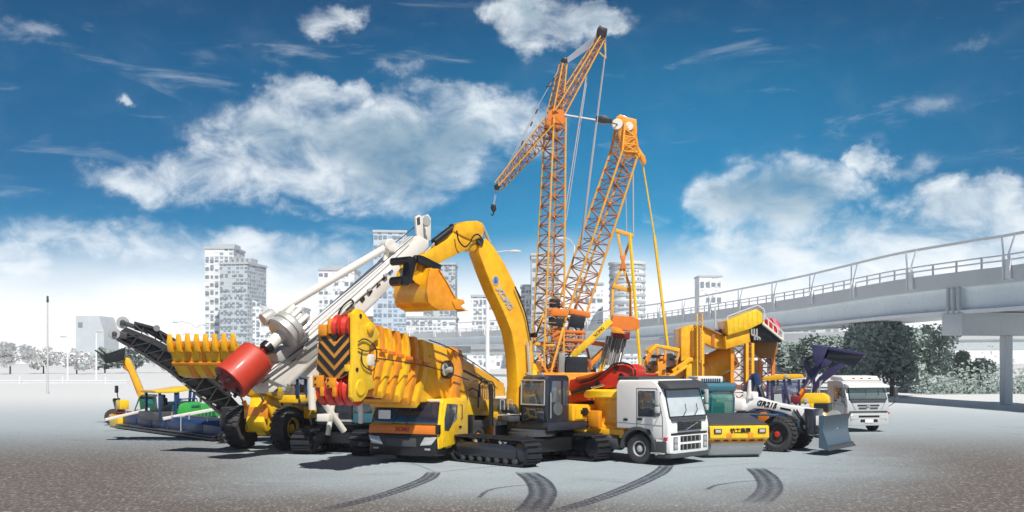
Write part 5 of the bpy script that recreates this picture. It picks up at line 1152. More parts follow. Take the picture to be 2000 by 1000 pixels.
# long bar between the two masts
for e in (-.35, .35): rp('guy_bar', (1102,224), (1163,234), e, .8+e, .055, cream)
f.add('guy_bar_block', f.side(MB(), [(1163,230),(1178,229),(1194,236),(1194,243),(1176,244),(1163,240)], 1.2, .6), blk, .03)
rp('guy_bar', (1192,239), (1206,243), 1, 1.6, .04, dgrey)
rp('pendant', (1183,72), (1183,112), 0, .3, .035, lrope); rp('pendant', (1183,95), (1134,478), .3, 1.4, .045); rp('pendant', (1183,100), (1137,478), -.3, 1.0, .04); rp('pendant', (1145,150), (1103,418), -.4, -.3, .04); rp('pendant', (1148,146), (1106,430), .4, .3, .03)
f.add('strut_arm', MB().path([S_(p, 0) for p in ((1164,96),(1183,114),(1181,84))], .05, 6), latt)
for i in range(7):
    rp('rope_fall', (1102+i*.5, 118+i*1.2), (1166+i*1.2, 66+i*2.2), -.15, .15, .018, lrope)
for e, q in ((-.4, 0), (.35, 3)):
    rp('jib_pendant', (972+q, 362), (1050+q, 208), e, e, .022, lrope)
rp('jib_pendant', (1050, 208), (1098,124), 0, 0, .022, lrope); rp('jib_pendant', (986,352), (1046,240), -.7, -.4, .02, lrope)
for a, b in (((1000,318),(1004,309)), ((1018,284),(1022,275)), ((1036,246),(1040,238)), ((1046,222),(1050,213))): f.add('pendant_link', MB().tube(S_(a, -.4), S_(b, -.4), .05, None, 6), dgrey)
f.add('strut_arm', MB().path([S_(p, 0) for p in ((1083,152),(1067,170),(1082,166))], .05, 6), dgrey)
for e in (-1.5, 1.5): rp('hook_rope', (969+e, 372), (964+e*.6, 402), -.5, -.5, .02, lrope)
hb = f.add('hook_block', f.side(MB(), [(960,400),(968,400),(970,410),(966,416),(961,414),(958,407)], -.35, -.65), blk, .03)
f.add('hook', MB().path([S_(p, -.5) for p in ((963,414),(964,419),(961,421),(959,418))], .04, 6), blk, parent=hb)
# pendants and A frame on the right
f.add('spreader_beam', MB().beam(S_((1238,282), 2.2), S_((1256,312), 2.2), .35, .35), latt, .02)
f.add('spreader_beam', MB().beam(S_((1228,296), 2.2), S_((1252,308), 2.2), .2, .3), latt, .02)
f.add('spreader_block', f.side(MB(), [(1250,304),(1257,308),(1260,322),(1254,324),(1249,314)], 2.6, 1.8), yelo, .02)
rp('long_pendant', (1254,312), (1278,460), 2, 2, .055, yelb); rp('long_pendant', (1278,460), (1304,678), 2, 2, .10, yelb)
rp('long_pendant', (1236,262), (1237,455), 2.4, 2.4, .05); rp('long_pendant', (1221,330), (1224,455), 2.4, 2.4, .035)
rp('long_pendant', (1230,456), (1250,712), 1.4, .9, .12, yelb)
f.add('cross_tie', MB().beam(S_((1202,450), 1.9), S_((1237,461), 1.9), .25, .25), latt, .02)
for a, b in (((1206,452),(1215,505)), ((1234,462),(1218,505)), ((1215,522),(1198,560)), ((1217,522),(1232,565)), ((1197,562),(1195,622)), ((1232,566),(1231,622))):
    f.add('a_frame_leg', MB().beam(S_(a, 1.9), S_(b, 1.9), .17, .17), latt, .01)
f.add('a_frame_joint', f.side(MB(), [(1210,500),(1222,500),(1219,512),(1223,526),(1210,526),(1214,512)], 2.1, 1.7), org, .02)
f.add('cross_tie', MB().beam(S_((1196,558), 1.9), S_((1233,568), 1.9), .28, .3), latt, .02)
f.add('gantry_head', f.side(MB(), [(1190,634),(1194,617),(1232,620),(1243,626),(1245,640),(1232,648),(1212,646),(1194,642)], 2.4, .9), org, .02, smooth=12)
f.add('gantry_head_plate', f.side(MB(), [(1190,636),(1212,642),(1222,652),(1196,650)], .6, .4), yelo, .02)
f.add('sheave_block', f.side(MB(), [(1193,648),(1226,650),(1224,664),(1192,658)], 2.4, .7), redd, .03)
rr = random.Random(4)
for i in range(30):
    u = i/29; a = (1186+u*38, 656+u*6); b = (1173+u*38+rr.uniform(-1, 1), 712+u*2)
    f.add('reeved_rope', MB().tube(S_(a, .8+rr.random()*1.2), S_(b, .8+rr.random()*1.2), .045, None, 5), (rope, dgrey, lgrey)[i % 3])
f.add('gantry_strut', MB().beam(S_((1193,626), .5), S_((1118,696), .5), .42, .42), yelb, .03)
f.add('gantry_strut', MB().beam(S_((1188,676), 1.6), S_((1140,722), 1.6), .40, .40), yelo, .03)
f.add('gantry_strut', MB().beam(S_((1182,700), 1.4), S_((1172,726), 1.4), .34, .3), yelb, .03)
text('XCMG', 'strut_lettering', S_((1170,648), .27), S_((1190,629), .3)-S_((1150,667), .3), (0, 0, 1), .3, ink, f.o)
f.add('rear_tie', MB().beam(S_((1148,668), 1.5), S_((1185,674), 1.5), .3, .3), org, .02); f.add('rear_tie', MB().beam(S_((1146,680), 1.3), S_((1156,722), 1.3), .16, .16), rust, .01)
# machinery in the mast foot
for nm, pts, y0, y1, m_ in (('winch_cover', [(1074,583),(1094,584),(1094,600),(1073,599)], -.8, .4, blk), ('winch_frame', [(1070,601),(1108,604),(1108,618),(1070,616)], -.9, .6, org), ('winch_cover', [(1072,619),(1100,622),(1099,638),(1072,634)], -.8, .5, blk),
        ('winch_frame', [(1114,602),(1154,610),(1153,620),(1112,613)], .6, 2.6, org), ('winch_cover', [(1116,615),(1143,619),(1141,641),(1110,637)], .4, 2.2, blk), ('cross_member', [(1104,644),(1145,646),(1144,652),(1103,650)], .5, 2.5, org),
        ('cross_member', [(1100,660),(1140,662),(1140,670),(1100,668)], .5, 2.5, rust), ('winch_frame', [(1080,640),(1101,642),(1097,668),(1078,664)], -.6, .6, org), ('cross_member', [(1044,668),(1084,672),(1084,678),(1044,674)], -.6, .6, latt), ('ballast_block', [(1106,696),(1148,697),(1148,750),(1106,752)], -1.5, .8, blk), ('winch_frame', [(1092,690),(1104,690),(1104,745),(1090,745)], -1.2, .2, grey), ('mast_foot', [(1038,712),(1056,706),(1060,726),(1040,728)], -.6, .6, yelb)):
    f.add(nm, f.side(MB(), pts, y0, y1), m_, .03)
for i in range(7): f.add('cage_bar', MB().beam(S_((1106+i*6, 650), .6), S_((1102+i*6, 690), .6), .06, .06), rust)
for i in range(4): f.add('cage_rail', MB().beam(S_((1102, 655+i*10), .5), S_((1144, 656+i*10), .5), .07, .07), org)
for a, b in (((1062,612),(1044,665)), ((1100,640),(1074,735)), ((1050,690),(1075,740)), ((1044,660),(1062,620))): f.add('brace', MB().beam(S_(a, -.9), S_(b, -.9), .14, .14), yelo if a[0] < 1062 else latt, .01)
f.add('superstructure', MB().box((.5, 1.5, 2.1), (4.0, 6.5, 1.5)), yelo, .08); f.add('operator_cab', MB().box((-2.2, -1.6, 2.1), (1.2, 1.8, 1.8)), yelb, .08)
f.add('counterweight', MB().box((.5, 5.4, 2.2), (4.4, 1.4, 2.0)), dgrey, .1)
f.add('car_body', MB().box((.5, 1, .9), (4.6, 3.4, .8)), blk, .05)
for xx in (-2.6, 3.6):
    a = f.add('track_belt', MB().ext([(xx-.5, -2.6+.5*0, .5)]+[(xx-.5, -2.6+.5*(1-cos(pi*i/8))*0-.5*sin(pi*i/8), .5+.5*cos(pi*i/8)) for i in range(9)]+[(xx-.5, 4.6+.5*sin(pi*i/8), .5-.5*cos(pi*i/8)) for i in range(9)], (1.0, 0, 0)), trk)
# ================================================================ yellow mixing plant
D1 = 64.0; k = D1/FOC
f = Fr('mixing_plant', 'large yellow mixing plant on lattice legs behind the white truck', 'mixing plant', ((1420-CX)*k, D1, 0), 0)
def pb(nm, pts, y0, y1, m_, bev=.04, par=None): return f.add(nm, f.side(MB(), pts, y0, y1), m_, bev, parent=par)
pb('tower_block', [(1332,641),(1348,634),(1366,637),(1376,648),(1376,706),(1366,706),(1332,708)], 0, 3.2, yel)
pb('tower_face', [(1330,643),(1346,636),(1346,700),(1330,706)], -.25, .0, yel)
br = pb('bridge_box', [(1372,638),(1416,658),(1416,681),(1398,680),(1378,671),(1372,671)], .1, 2.6, yel)
pb('edge_rail', [(1372,635),(1417,655),(1417,658),(1372,638)], -.1, 2.7, rust, .01, br)
pb('right_box', [(1416,657),(1464,640),(1466,668),(1418,682)], -.6, 2.4, yel)
ub = pb('upper_hopper', [(1420,626),(1478,603),(1488,606),(1490,630),(1466,642),(1422,655)], -.8, 2.2, yelb)
for i in range(7): pb('sheet_rib', [(1424+i*9, 626-i*3.5), (1426+i*9, 625-i*3.5), (1428+i*9, 650-i*3.3), (1426+i*9, 651-i*3.3)], -.82, -.79, yelb, 0, ub)
f.add('upper_railing', MB().path([f.S(p, -.9) for p in ((1421,626),(1421,618),(1480,596),(1492,604),(1494,620))], .03, 6), cream)
pb('service_deck', [(1464,640),(1490,630),(1528,664),(1526,669),(1500,668),(1470,668)], -.4, 3.4, blk, .02)
pb('deck_edge', [(1490,628),(1530,662),(1530,666),(1489,633)], -.8, -.5, cream, .01)
for i in range(5): f.add('deck_railing', MB().tube(f.S((1492+i*9, 631+i*7.5), -.65), f.S((1492+i*9, 617+i*7.5), -.65), .03, None, 5), cream)
f.add('deck_railing', MB().path([f.S(p, -.65) for p in ((1492,617),(1530,649),(1530,664))], .03, 6), cream)
f.add('red_burner', MB().lathe(f.S((1504, 642), .6), (0, 1, -.1), [(.3, -.6), (.55, -.3), (.6, .6), (.45, .9)], 20), red)
pb('red_hood', [(1497,624),(1510,620),(1522,640),(1522,655),(1498,634)], 0, 1.2, red)
pb('pink_panel', [(1507,621),(1513,622),(1524,640),(1522,654)], -.05, .0, mat('faded_pink_paint', (.75, .22, .34), .5), .0)
pb('lower_bin', [(1470,668),(1518,668),(1520,690),(1508,700),(1470,696)], .6, 3.0, mat('brown_shaded_steel', (.30, .13, .03), .6))
for i in range(3): f.add('pipe', MB().path([f.S(p, -.7) for p in ((1468+i*5,642),(1468+i*5,654+i*2),(1474+i*5,656+i*2),(1474+i*5,664))], .05, 8), lgrey)
dr_ = f.add('drying_drum', MB().tube(f.S((1350,735), 2.2), f.S((1432,694), 2.2), .78, None, 28), yel)
f.add('drum_ring', MB().tube(f.S((1382,719), 2.2), f.S((1390,715), 2.2), .86, None, 28), yel, parent=dr_)
pb('ledge', [(1312,722),(1346,698),(1368,701),(1376,706),(1376,712),(1350,706),(1318,730)], -.3, 1.8, yel)
pb('lower_block', [(1340,712),(1354,704),(1374,712),(1374,742),(1340,744)], -.2, 2, yel)
pb('machine_deck', [(1254,738),(1302,728),(1340,722),(1376,716),(1376,752),(1254,756)], .2, 2.5, yelo)
pb('long_beam', [(1300,738),(1342,712),(1345,716),(1304,744)], -.6, .0, yel, .02); pb('rear_frame', [(1374,702),(1432,690),(1432,762),(1374,762)], 3.2, 3.6, yelo); pb('rear_panel', [(1262,706),(1334,700),(1334,744),(1262,744)], 1.9, 2.4, yelo); pb('end_box', [(1284,708),(1300,704),(1302,742),(1286,744)], -.5, 1, yelo); pb('angled_beam', [(1256,742),(1288,724),(1288,730),(1262,746)], -.8, -.3, yel, .02)
cvr = pb('roof_canopy', [(1266,684),(1282,672),(1328,680),(1328,688),(1284,678),(1268,692)], -.2, 2.2, yel, .02)
for a, b in (((1268,690),(1252,722)), ((1284,680),(1284,712)), ((1300,684),(1298,715)), ((1326,688),(1320,712)), ((1280,678),(1262,712))): f.add('canopy_leg', MB().beam(f.S(a, -.1), f.S(b, -.1), .14, .14), yelo, .01)
pb('engine_block', [(1290,694),(1312,690),(1326,700),(1326,716),(1292,718)], .4, 1.8, lgrey, .05)
rr = random.Random(8)
for i in range(42):
    x, y = rr.uniform(1254, 1336), rr.uniform(692, 738); pb('machine_fitting', [(x,y),(x+rr.uniform(3,8),y-1),(x+rr.uniform(3,8),y+rr.uniform(3,8)),(x-1,y+4)], rr.uniform(-.7, .2), rr.uniform(.2, .8), rr.choice((grey, yelo, blk, dgrey, org, rust, blk)), .02)
pb('blue_box', [(1398,644),(1418,642),(1418,654),(1400,652)], 1, 2, navyd, .02)
pb('stack', [(1396,600),(1399,600),(1399,640),(1396,640)], 3.2, 3.3, postm, .0)
# ladder tower and cable ladder
def cage(x0, x1, y0, y1, ya, dep, nb, m_=yelo, rc=.13, rb=.035, name='lattice_leg'):
    ch, b_ = MB(), MB()
    for x in (x0, x1):
        for yy in (ya, ya+dep): ch.beam(f.S((x, y0), yy), f.S((x, y0), yy)-V((0, 0, (y1-y0)*(D1+0)/FOC)), rc, rc)
    for j in range(nb):
        z0 = y0+(y1-y0)*j/nb; z1 = y0+(y1-y0)*(j+1)/nb
        for yy in (ya, ya+dep): b_.tube(f.S((x0, z0), yy), f.S((x1, z1), yy), rb, None, 4).tube(f.S((x1, z0), yy), f.S((x0, z1), yy), rb, None, 4).tube(f.S((x0, z0), yy), f.S((x1, z0), yy), rb, None, 4)
        for x in (x0, x1): b_.tube(f.S((x, z0), ya), f.S((x, z1), ya+dep), rb, None, 4)
    o = f.add(name, ch, m_, .0); f.add('bracing', b_, rust, parent=o); return o
cage(1430, 1456, 676, 812, -.2, 1.6, 6, yelo, .2, .045); cage(1459, 1470, 670, 812, -.6, .5, 12, yel, .16, .03); cage(1484, 1510, 694, 812, 1.2, 1.5, 5, org, .2, .045)
cage(1362, 1372, 612, 735, -.7, .4, 16, yelb, .05, .02, 'ladder_cage'); cage(1392, 1395, 652, 676, 0, .1, 6, org, .04, .02, 'ladder')
f.add('stay_pipe', MB().tube(f.S((1470,690), .4), f.S((1496,712), .4), .04, None, 6), cream)
f.add('foot_beam', MB().box((2.0, .6, .15), (5, 3, .3)), dgrey, .04); f.add('support_column', MB().box((-2.3, 1.2, 1.5), (.5, .5, 3.0)).box((-4.4, 1.2, 1.3), (.4, .4, 2.6)), yelo, .02)
f.add('silo', MB().lathe(f.S((1474, 720), 2.4)-V((0, 0, 1.5)), (0, 0, 1), [(.5, 0), (.5, 1.9), (.45, 2.0)], 20), cream)
# ================================================================ road roller
f = Fr('road_roller', 'yellow road roller with teal glass cab and wide steel drum', 'road roller', gnd(1428, 892), -79)
r_ = .64; W2 = 1.06
dm = f.add('drum', MB().lathe((0, -W2, r_), (0, 1, 0), [(r_-.08, 0), (r_-.01, .02), (r_, .05), (r_, 2*W2-.05), (r_-.01, 2*W2-.02), (r_-.08, 2*W2)], 56), drumm)
for s in (-1, 1):
    f.add('drum_end', MB().lathe((0, s*(W2-.04), r_), (0, s, 0), [(r_-.1, 0), (r_-.12, .01), (.42, .0), (.40, .06), (.2, .08)], 36), slate, parent=dm)
    f.add('yoke', MB().ext([(-.9, s*(W2+.02), r_-.15), (.4, s*(W2+.02), r_-.1), (.6, s*(W2+.02), r_+.1), (.5, s*(W2+.02), 1.15), (-.9, s*(W2+.02), 1.5)], (0, s*.12, 0)), yelb, .03)
    f.add('drum_bearing', MB().lathe((0, s*(W2+.1), r_), (0, s, 0), [(.3, 0), (.3, .05), (.14, .07)], 20), yelo)
xa = .84
f.add('front_panel', MB().ext([(xa-.18, -W2-.1, .68), (xa, -W2-.1, .76), (xa-.02, -W2-.1, 1.17), (xa-.12, -W2-.1, 1.22), (xa-.5, -W2-.1, 1.15), (xa-.4, -W2-.1, .72)], (0, 2*W2+.2, 0)), yelb, .03)
f.add('deck', MB().ext([(xa-.1, -W2-.06, 1.215), (-.9, -W2+.1, 1.55), (-.9, W2-.1, 1.55), (xa-.1, W2+.06, 1.215)], (0, 0, .06)), dgrey, .02)
f.add('deck_base', MB().ext([(xa-.3, -W2, 1.0), (xa-.3, -W2, 1.25), (-.9, -W2, 1.52), (-.9, -W2, 1.0)], (0, 2*W2, 0)), yelb, .02)
f.add('scraper_bar', MB().box((xa-.26, 0, .62), (.12, 2*W2+.1, .13)), yelo, .02)
for i in range(6): f.add('scraper_clip', MB().box((xa-.18, -W2+.25+i*.34, .66), (.08, .18, .06)), redd, .01)
for s in (-1, 1):
    h_ = f.add('headlight', MB().box((xa+.01, s*(W2-.2), 1.02), (.05, .3, .17)), blk, .01); f.add('lamp_glass', MB().box((xa+.04, s*(W2-.2), 1.02), (.02, .22, .11)), lampm, .01, parent=h_)
    f.add('oval_plate', MB().lathe((xa-.02, s*.42, .85), (1, 0, 0), [(.12, 0), (.12, .02), (.1, .03)], 18), yelo)
text('徐工集团', 'front_lettering', (xa+.005, .02, 1.02), (0, 1, 0), (0, 0, 1), .2, ink, f.o, bold=.006)
f.add('front_frame', MB().box((-1.5, 0, .95), (1.3, 1.4, .6)), dgrey, .04)
zc = f.T((1395, 815), -1.5).z; zr = f.T((1395, 748), -1.5).z
ya, yb_ = f.T((1360, 780), -1.4).y, f.T((1434, 780), -1.4).y
cb = f.add('cab', MB().ext([(-1.45, ya, zc), (-1.4, ya, zc+.75), (-1.55, ya, zr-.32), (-3.2, ya, zr-.32), (-3.25, ya, zc)], (0, yb_-ya, 0)), g_teal, .05)
for y in (ya+.02, (ya+yb_)/2-.15, yb_-.02):
    f.add('cab_pillar', MB().path([(-1.42, y, zc), (-1.36, y, zc+.75), (-1.52, y, zr-.3)], .035, 6), tealp, parent=cb)
f.add('cab_floor', MB().box((-2.3, (ya+yb_)/2, zc-.05), (1.9, yb_-ya+.1, .25)), greend, .04, parent=cb)
f.add('cab_roof', MB().ext([(-1.38, ya-.06, zr-.34), (-3.3, ya-.06, zr-.34), (-3.3, ya-.06, zr), (-1.5, ya-.06, zr), (-1.34, ya-.06, zr-.1)], (0, yb_-ya+.12, 0)), tealp, .05, parent=cb)
ac = f.add('air_conditioner', MB().box((-2.2, (ya+yb_)/2-.1, zr+.14), (1.1, 1.05, .24)), cream, .05)
for i in range(9): f.add('vent_slat', MB().box((-1.63, (ya+yb_)/2-.45+i*.09, zr+.1), (.03, .05, .14)), navyd, parent=ac)
f.add('roof_fan', MB().lathe((-2.2, (ya+yb_)/2+.5, zr), (0, 0, 1), [(.2, 0), (.22, .1), (.16, .2)], 16), greend); f.add('beacon', MB().lathe((-1.7, ya+.14, zr), (0, 0, 1), [(.07, 0), (.07, .12), (.03, .16)], 10), amber)
f.add('driver_seat', MB().box((-2.5, (ya+yb_)/2, zc+.35), (.5, .5, .4)).box((-2.7, (ya+yb_)/2, zc+.75), (.15, .5, .7)), blk, .06)
f.add('steering_wheel', MB().lathe((-1.9, (ya+yb_)/2, zc+.65), (.5, 0, 1), [(.2, 0), (.22, .02), (.2, .04)], 18), blk)
f.add('dashboard', MB().box((-1.65, (ya+yb_)/2, zc+.3), (.25, .9, .5)), cabblk, .04)
f.add('rear_body', MB().box((-4.2, 0, 1.5), (2.0, 1.9, 1.0)), yelb, .08); f.add('side_cover', MB().box((-3.0, W2-.2, 1.7), (1.2, .5, .5)), cream, .06)
for s in (-1, 1): wheel(f, (-3.6, s*.85, .72), .72, .5, yelb, s, 18, 0, True, grey, .5)
# ================================================================ motor grader with front blade
q0 = gnd(1521, 882); hdg = -35
lv = V((-sin(R(hdg)), cos(R(hdg)), 0))
f = Fr('motor_grader', 'white motor grader with slate blue front blade and large red-hubbed tyre', 'grader', q0+lv*.95, hdg)
r_ = .70
for s in (-1, 1): w_ = wheel(f, (0, s*.95, r_), r_, .55, blk, s, 24, 0, True, grey, .56)
f.add('hub', MB().lathe((0, -1.0, r_), (0, -1, 0), [(.16, 0), (.16, .12), (.08, .16)], 16), red)
for x_ in (-5.0, -6.4):
    for s in (-1, 1): wheel(f, (x_, s*1.0, r_), r_, .5, blk, s, 20, 0, True, grey, .5)
f.add('axle', MB().tube((0, -.8, r_), (0, .8, r_), .13, None, 12), slate); f.add('axle_beam', MB().box((.0, 0, 1.0), (.5, 1.5, .3)), slate, .03)
yf = -.35
fr1 = f.add('main_frame', f.side(MB(), [(1426,792),(1438,782),(1462,776),(1480,776),(1496,782),(1530,790),(1556,794),(1574,796),(1592,800),(1594,830),(1584,852),(1572,846),(1566,826),(1552,816),(1528,806),(1500,800),(1474,798),(1460,804),(1436,800)], yf, yf+.5), white, .04)
f.add('frame_slot', f.side(MB(), [(1524,795),(1544,799),(1546,803),(1524,799)], yf-.01, yf+.0), blk, parent=fr1)
for a, b in (((1556,800),(1578,838)), ((1550,800),(1570,830))): f.add('hydraulic_line', MB().tube(f.S(a, yf-.04), f.S(b, yf-.04), .03, None, 6), blk)
pa, pb_ = f.S((1485, 788), yf), f.S((1512, 793), yf)
text('GR215', 'side_lettering', f.S((1497, 790), yf-.012), pb_-pa, (0, 0, 1), .30, ink, f.o, bold=.010, shear=.25)
f.add('hitch_casting', MB().box(f.S((1440,790), yf+.1), (.9, .9, .5)), white, .1); f.add('hitch_casting', MB().box(f.S((1418,784), yf+.4), (.7, .7, .6)), white, .12)
f.add('valve_stack', MB().box(f.S((1466,772), yf+.2), (.5, .5, .3)), white, .06)
f.add('centre_shift_rod', MB().tube(f.S((1463,778), yf), f.S((1464,742), yf), .11, .06, 10), cream)
f.add('circle_drive', MB().box(f.S((1468,822), 0), (.6, 1.0, .4)), navy, .05); f.add('draw_bar', MB().beam(f.S((1476,814), -.2), f.S((1556,834), -.2), .2, .2), navyd, .02)
f.add('drive_gear', MB().lathe(f.S((1492,815), yf), (0, -1, 0), [(.22, 0), (.22, .1), (.1, .12)], 18), org)
f.add('moldboard_arm', f.side(MB(), [(1436,808),(1450,802),(1474,806),(1492,806),(1500,814),(1476,820),(1444,818)], .3, -.2), blk, .03)
f.add('mudguard_plate', MB().box(f.S((1482,810), -1.1), (1.5, .5, .07)), slate, .02)
f.add('blade_frame', f.side(MB(), [(1570,798),(1588,800),(1590,850),(1574,848)], -.6, .6), cabblk, .03); f.add('blade_frame_slot', f.side(MB(), [(1577,812),(1579,812),(1579,835),(1577,835)], -.62, -.6), dgrey)
# blade: curved section in x,z swept across
bx = 2.15; c0 = f.T((1610, 868), bx); c1 = f.T((1662, 853), bx); y0_, y1_ = c0.y, c1.y; zb0 = c0.z*.45
bh = f.T((1592, 815), bx).z-zb0; gz = V((0, 0, zb0))
o_ = [(bx+.18, .02), (bx+.02, .18), (bx-.12, bh*.5), (bx-.10, bh*.8), (bx+.02, bh)]; i_ = [(bx-.03, bh), (bx-.15, bh*.8), (bx-.17, bh*.5), (bx-.05, .16), (bx+.12, .0)]
bl = f.add('blade', MB().ext([(a, y0_, b+zb0) for a, b in o_+i_], (0, y1_-y0_, 0)), slate, .0)
f.add('cutting_edge', MB().ext([V(p)+gz for p in ((bx+.19, y0_, .0), (bx+.05, y0_, .17), (bx+.07, y0_, .18), (bx+.21, y0_, .01))], (0, y1_-y0_, 0)), dgrey, parent=bl)
for i in range(10): f.add('edge_bolt', MB().lathe((bx+.09, y0_+(y1_-y0_)*(i+.5)/10, .15+zb0), (1, 0, .9), [(.03, 0), (.03, .02)], 8), blk, parent=bl)
f.add('blade_end_plate', MB().ext([V(p)+gz for p in ((bx+.22, y0_, .0), (bx-.2, y0_, .1), (bx-.2, y0_, bh), (bx+.05, y0_, bh+.02), (bx-.06, y0_, bh*.6))], (0, -.04, 0)), slate, .0, parent=bl)
for y in (-.4, .4): f.add('push_arm', MB().beam((.5, y, .8), (bx-.15, y, .6+zb0), .16, .18), cabblk, .02)
f.add('blade_lift_cylinder', MB().tube((bx-.7, 0, 1.5), (bx-.15, 0, .7+zb0), .08, None, 10), lgrey)
# ================================================================ backhoe loader
f = Fr('backhoe_loader', 'yellow-roofed backhoe loader holding a navy bucket high to the right', 'backhoe loader', gnd(1545, 852), -25)
yc = -.75
zb = f.S((1520, 792), yc).z
cb = f.add('cab', f.side(MB(), [(1500,792),(1498,745),(1560,741),(1560,790)], yc+.04, yc+1.4), glass('lilac_cab_glass', (.42, .42, .55), .5, alpha=.45), .02)
for a, b, w_ in (((1500,740),(1498,792),.08), ((1507,742),(1508,790),.09), ((1531,741),(1541,790),.16), ((1560,741),(1562,792),.1)):
    f.add('cab_pillar', MB().beam(f.S(a, yc), f.S(b, yc), w_, .1), navy, .01, parent=cb); f.add('cab_pillar', MB().beam(f.S(a, yc)+V((0, 1.4, 0)), f.S(b, yc)+V((0, 1.4, 0)), w_, .1), navy, .01, parent=cb)
f.add('lower_panel', f.side(MB(), [(1508,768),(1530,767),(1534,792),(1508,794)], yc-.02, yc+.04), navy, .01, parent=cb)
f.add('door_glass', f.side(MB(), [(1512,770),(1526,769),(1528,786),(1512,788)], yc-.04, yc-.01), g_pale, .0, parent=cb)
f.add('driver_seat', MB().box(f.S((1524,776), 0), (.5, .5, .6)), blk, .06, parent=cb)
f.add('cab_roof', f.side(MB(), [(1488,742),(1490,736),(1522,731),(1564,731),(1568,738),(1536,741),(1500,744)], yc-.12, yc+1.55), yel, .04, parent=cb)
f.add('roof_lamp', MB().box(f.S((1536,735), yc-.14), (.2, .05, .14)), lampm, .01, parent=cb)
f.add('engine_hood', f.side(MB(), [(1560,776),(1568,768),(1606,768),(1616,774),(1618,788),(1560,788)], yc+.1, yc+1.2), yelb, .05)
f.add('front_grille', f.side(MB(), [(1589,788),(1618,788),(1618,803),(1590,803)], yc+.05, yc+1.15), blk, .02)
for i in range(4): f.add('grille_bar', f.side(MB(), [(1590,790+i*3.4),(1618,790+i*3.4),(1618,791+i*3.4),(1590,791+i*3.4)], yc+.02, yc+.05), dgrey)
f.add('grille_side_panel', f.side(MB(), [(1580,788),(1590,788),(1590,803),(1582,803)], yc+.05, yc+1.1), yelb, .02)
f.add('nose_panel', f.side(MB(), [(1583,804),(1608,804),(1616,808),(1612,816),(1586,818)], yc, yc+1.2), yelb, .03)
f.add('chassis', f.side(MB(), [(1490,792),(1612,800),(1612,830),(1490,830)], yc+.15, yc+1.3), navyd, .05)
for x_, r2 in ((-1.2, .62), (1.9, .42)):
    for s in (0, 1): wheel(f, (x_, yc+.1+s*1.3, r2), r2, .36, yelb, -1 if s == 0 else 1, 18, 0, True, grey, .5)
f.add('mudguard', MB().lathe(f.S((1628,818), yc+.1), (0, 1, 0), [(.30, 0), (.38, .0), (.38, .3), (.30, .3)], 24), lgrey)
f.add('lamp_cluster', MB().box(f.S((1574,782), yc), (.18, .1, .2)), lampm, .02); f.add('valve_block', MB().box(f.S((1553,780), yc-.1), (.4, .2, .3)), redd, .03)
for ya_, nm in ((yc+.1, 1), (yc+1.25, 0)):
    a1 = f.add('lift_arm', f.side(MB(), ([(1552,788),(1558,786),(1572,758),(1590,742),(1602,722),(1616,716),(1626,704),(1616,700),(1600,708),(1584,722),(1574,740),(1564,760)] if nm else [(1582,768),(1590,766),(1612,744),(1638,724),(1652,714),(1646,708),(1622,718),(1600,736),(1588,752)]), ya_, ya_+.14), navy, .02)
cyl(f, f.S((1553,790), yc), f.S((1582,742), yc), .09, .6, red); f.add('cylinder_band', f.side(MB(), [(1560,768),(1566,758),(1570,762),(1564,772)], yc-.1, yc-.06), yelo)
for a, b in (((1588,738),(1584,768)), ((1606,742),(1596,768)), ((1602,744),(1600,768))): f.add('hydraulic_line', MB().tube(f.S(a, yc+.3), f.S(b, yc+.3), .03, None, 6), lgrey)
f.add('tilt_link', f.side(MB(), [(1566,706),(1576,700),(1584,720),(1586,736),(1578,736),(1570,716)], yc+.2, yc+.34), navy, .02)
f.add('tilt_link', f.side(MB(), [(1572,700),(1590,692),(1600,690),(1600,694),(1578,704)], yc+.2, yc+.34), blk, .01)
f.add('tilt_link', f.side(MB(), [(1560,714),(1570,714),(1570,718),(1560,718)], yc+.0, yc+.3), blk, .02)
bs = [(1586,673),(1592,672),(1620,677),(1606,706),(1598,716),(1590,714),(1588,704)]
e0, e1 = f.S((1600,695), yc+.1), f.S((1600,695), yc+.1)
bb_ = f.add('bucket', MB().ext([f.S(p, yc-.15) for p in ((1586,673),(1618,678),(1616,682),(1590,679),(1592,700),(1600,712),(1596,717),(1588,706))], (0, 2.35, 0)), navy, .0)
p_ = [f.S(p, yc-.15) for p in ((1586,673),(1618,678),(1606,706),(1598,716),(1589,707))]
f.add('bucket_side_plate', MB().ext(p_, (0, -.05, 0)), navy, .01, parent=bb_); f.add('bucket_side_plate', MB().ext([p+V((0, 2.35, 0)) for p in p_], (0, .05, 0)), navy, .01, parent=bb_)
f.add('bucket_floor', f.side(MB(), [(1616,679),(1690,692),(1670,716),(1652,712),(1622,706),(1600,712)], yc+.1, yc+.2), cabblk, .02, parent=bb_)
f.add('bucket_floor_edge', f.side(MB(), [(1616,677),(1692,690),(1688,695),(1614,683)], yc-.1, yc+.2), navy, .02, parent=bb_)
f.add('bucket_bracket', f.side(MB(), [(1600,706),(1612,700),(1620,706),(1612,718),(1602,716)], yc+.0, yc+.2), navy, .02)
# rear digging arm
f.add('digging_arm', f.side(MB(), [(1450,776),(1456,748),(1468,730),(1478,728),(1484,740),(1474,752),(1464,784)], .0, .3), navy, .03); f.add('dipper_arm', f.side(MB(), [(1470,732),(1480,732),(1490,770),(1494,790),(1486,790)], -.1, .12), navyd, .02)
f.add('digging_cylinder', MB().tube(f.S((1484,752), -.2), f.S((1496,786), -.2), .07, None, 8), lgrey); f.add('swing_frame', f.side(MB(), [(1452,782),(1496,782),(1500,812),(1456,812)], -.2, .5), navyd, .04)
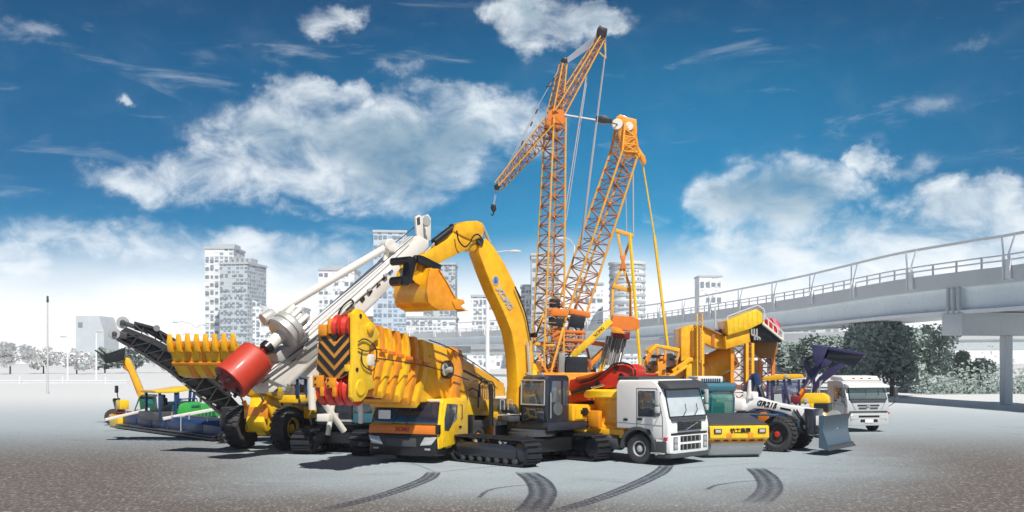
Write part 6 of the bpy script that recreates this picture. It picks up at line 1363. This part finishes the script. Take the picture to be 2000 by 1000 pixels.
# ================================================================ small white machine between mobile crane and excavator
f = Fr('site_van', 'small white blue vehicle half hidden between mobile crane and excavator', 'van', gnd(958, 862), -95)
yl_, yr_ = f.T((990, 815)).y, f.T((926, 815)).y
bd = f.add('body', MB().ext([(0, yr_, .55), (.03, yr_, 1.25), (-.35, yr_, 1.4), (-.75, yr_, 2.05), (-3.6, yr_, 2.1), (-3.7, yr_, .55)], (0, yl_-yr_, 0)), silver, .08)
f.add('windscreen', MB().ext([(-.36, yr_+.1, 1.43), (-.36, yl_-.1, 1.43), (-.72, yl_-.16, 2.0), (-.72, yr_+.16, 2.0)], (.03, 0, .02)), g_pale, .02, parent=bd)
f.add('blue_stripe', MB().box((.03, (yl_+yr_)/2, 1.12), (.04, yl_-yr_-.1, .14)), slate, .01, parent=bd); f.add('bumper', MB().box((.06, (yl_+yr_)/2, .72), (.2, yl_-yr_, .3)), blk, .04, parent=bd)
f.add('roof_box', MB().box((-1.4, (yl_+yr_)/2-.1, 2.28), (1.2, .9, .35)), white, .05); f.add('vent', MB().box((-.79, (yl_+yr_)/2-.1, 2.3), (.03, .25, .2)), blk, .01)
for s in (yr_+.25, yl_-.25): f.add('headlight', MB().box((.05, s, .98), (.05, .28, .14)), lampm, .02)
for x_ in (-.7, -3.0):
    for s in (-1, 1): wheel(f, (x_, (yl_+yr_)/2+s*((yl_-yr_)/2-.15), .36), .36, .25, silver, s, 24, 0, False, grey, .55)
cabtruck('white_lorry', 'silver white cab-over lorry standing alone at the right end of the row', 'truck', 1696, 844, -78, 2.1, 2.32, 2.62, silver, g_grn, style=1)
# ================================================================ haze
hz = MB().box((0, 640, 31), (1560, 1320, 64)).obj('haze', bpy.data.materials.new('haze_air'))
m = hz.data.materials[0]; m.use_nodes = True; m.node_tree.nodes.clear(); h = NT(m.node_tree)
pv = h.node('ShaderNodeVolumePrincipled'); pv.inputs['Color'].default_value = (.93, .955, 1, 1); pv.inputs['Density'].default_value = .00024; pv.inputs['Anisotropy'].default_value = 0
mo = h.node('ShaderNodeOutputMaterial'); h.l.new(pv.outputs[0], mo.inputs['Volume']); tag(hz, kind='stuff')
hz.display_type = 'BOUNDS'
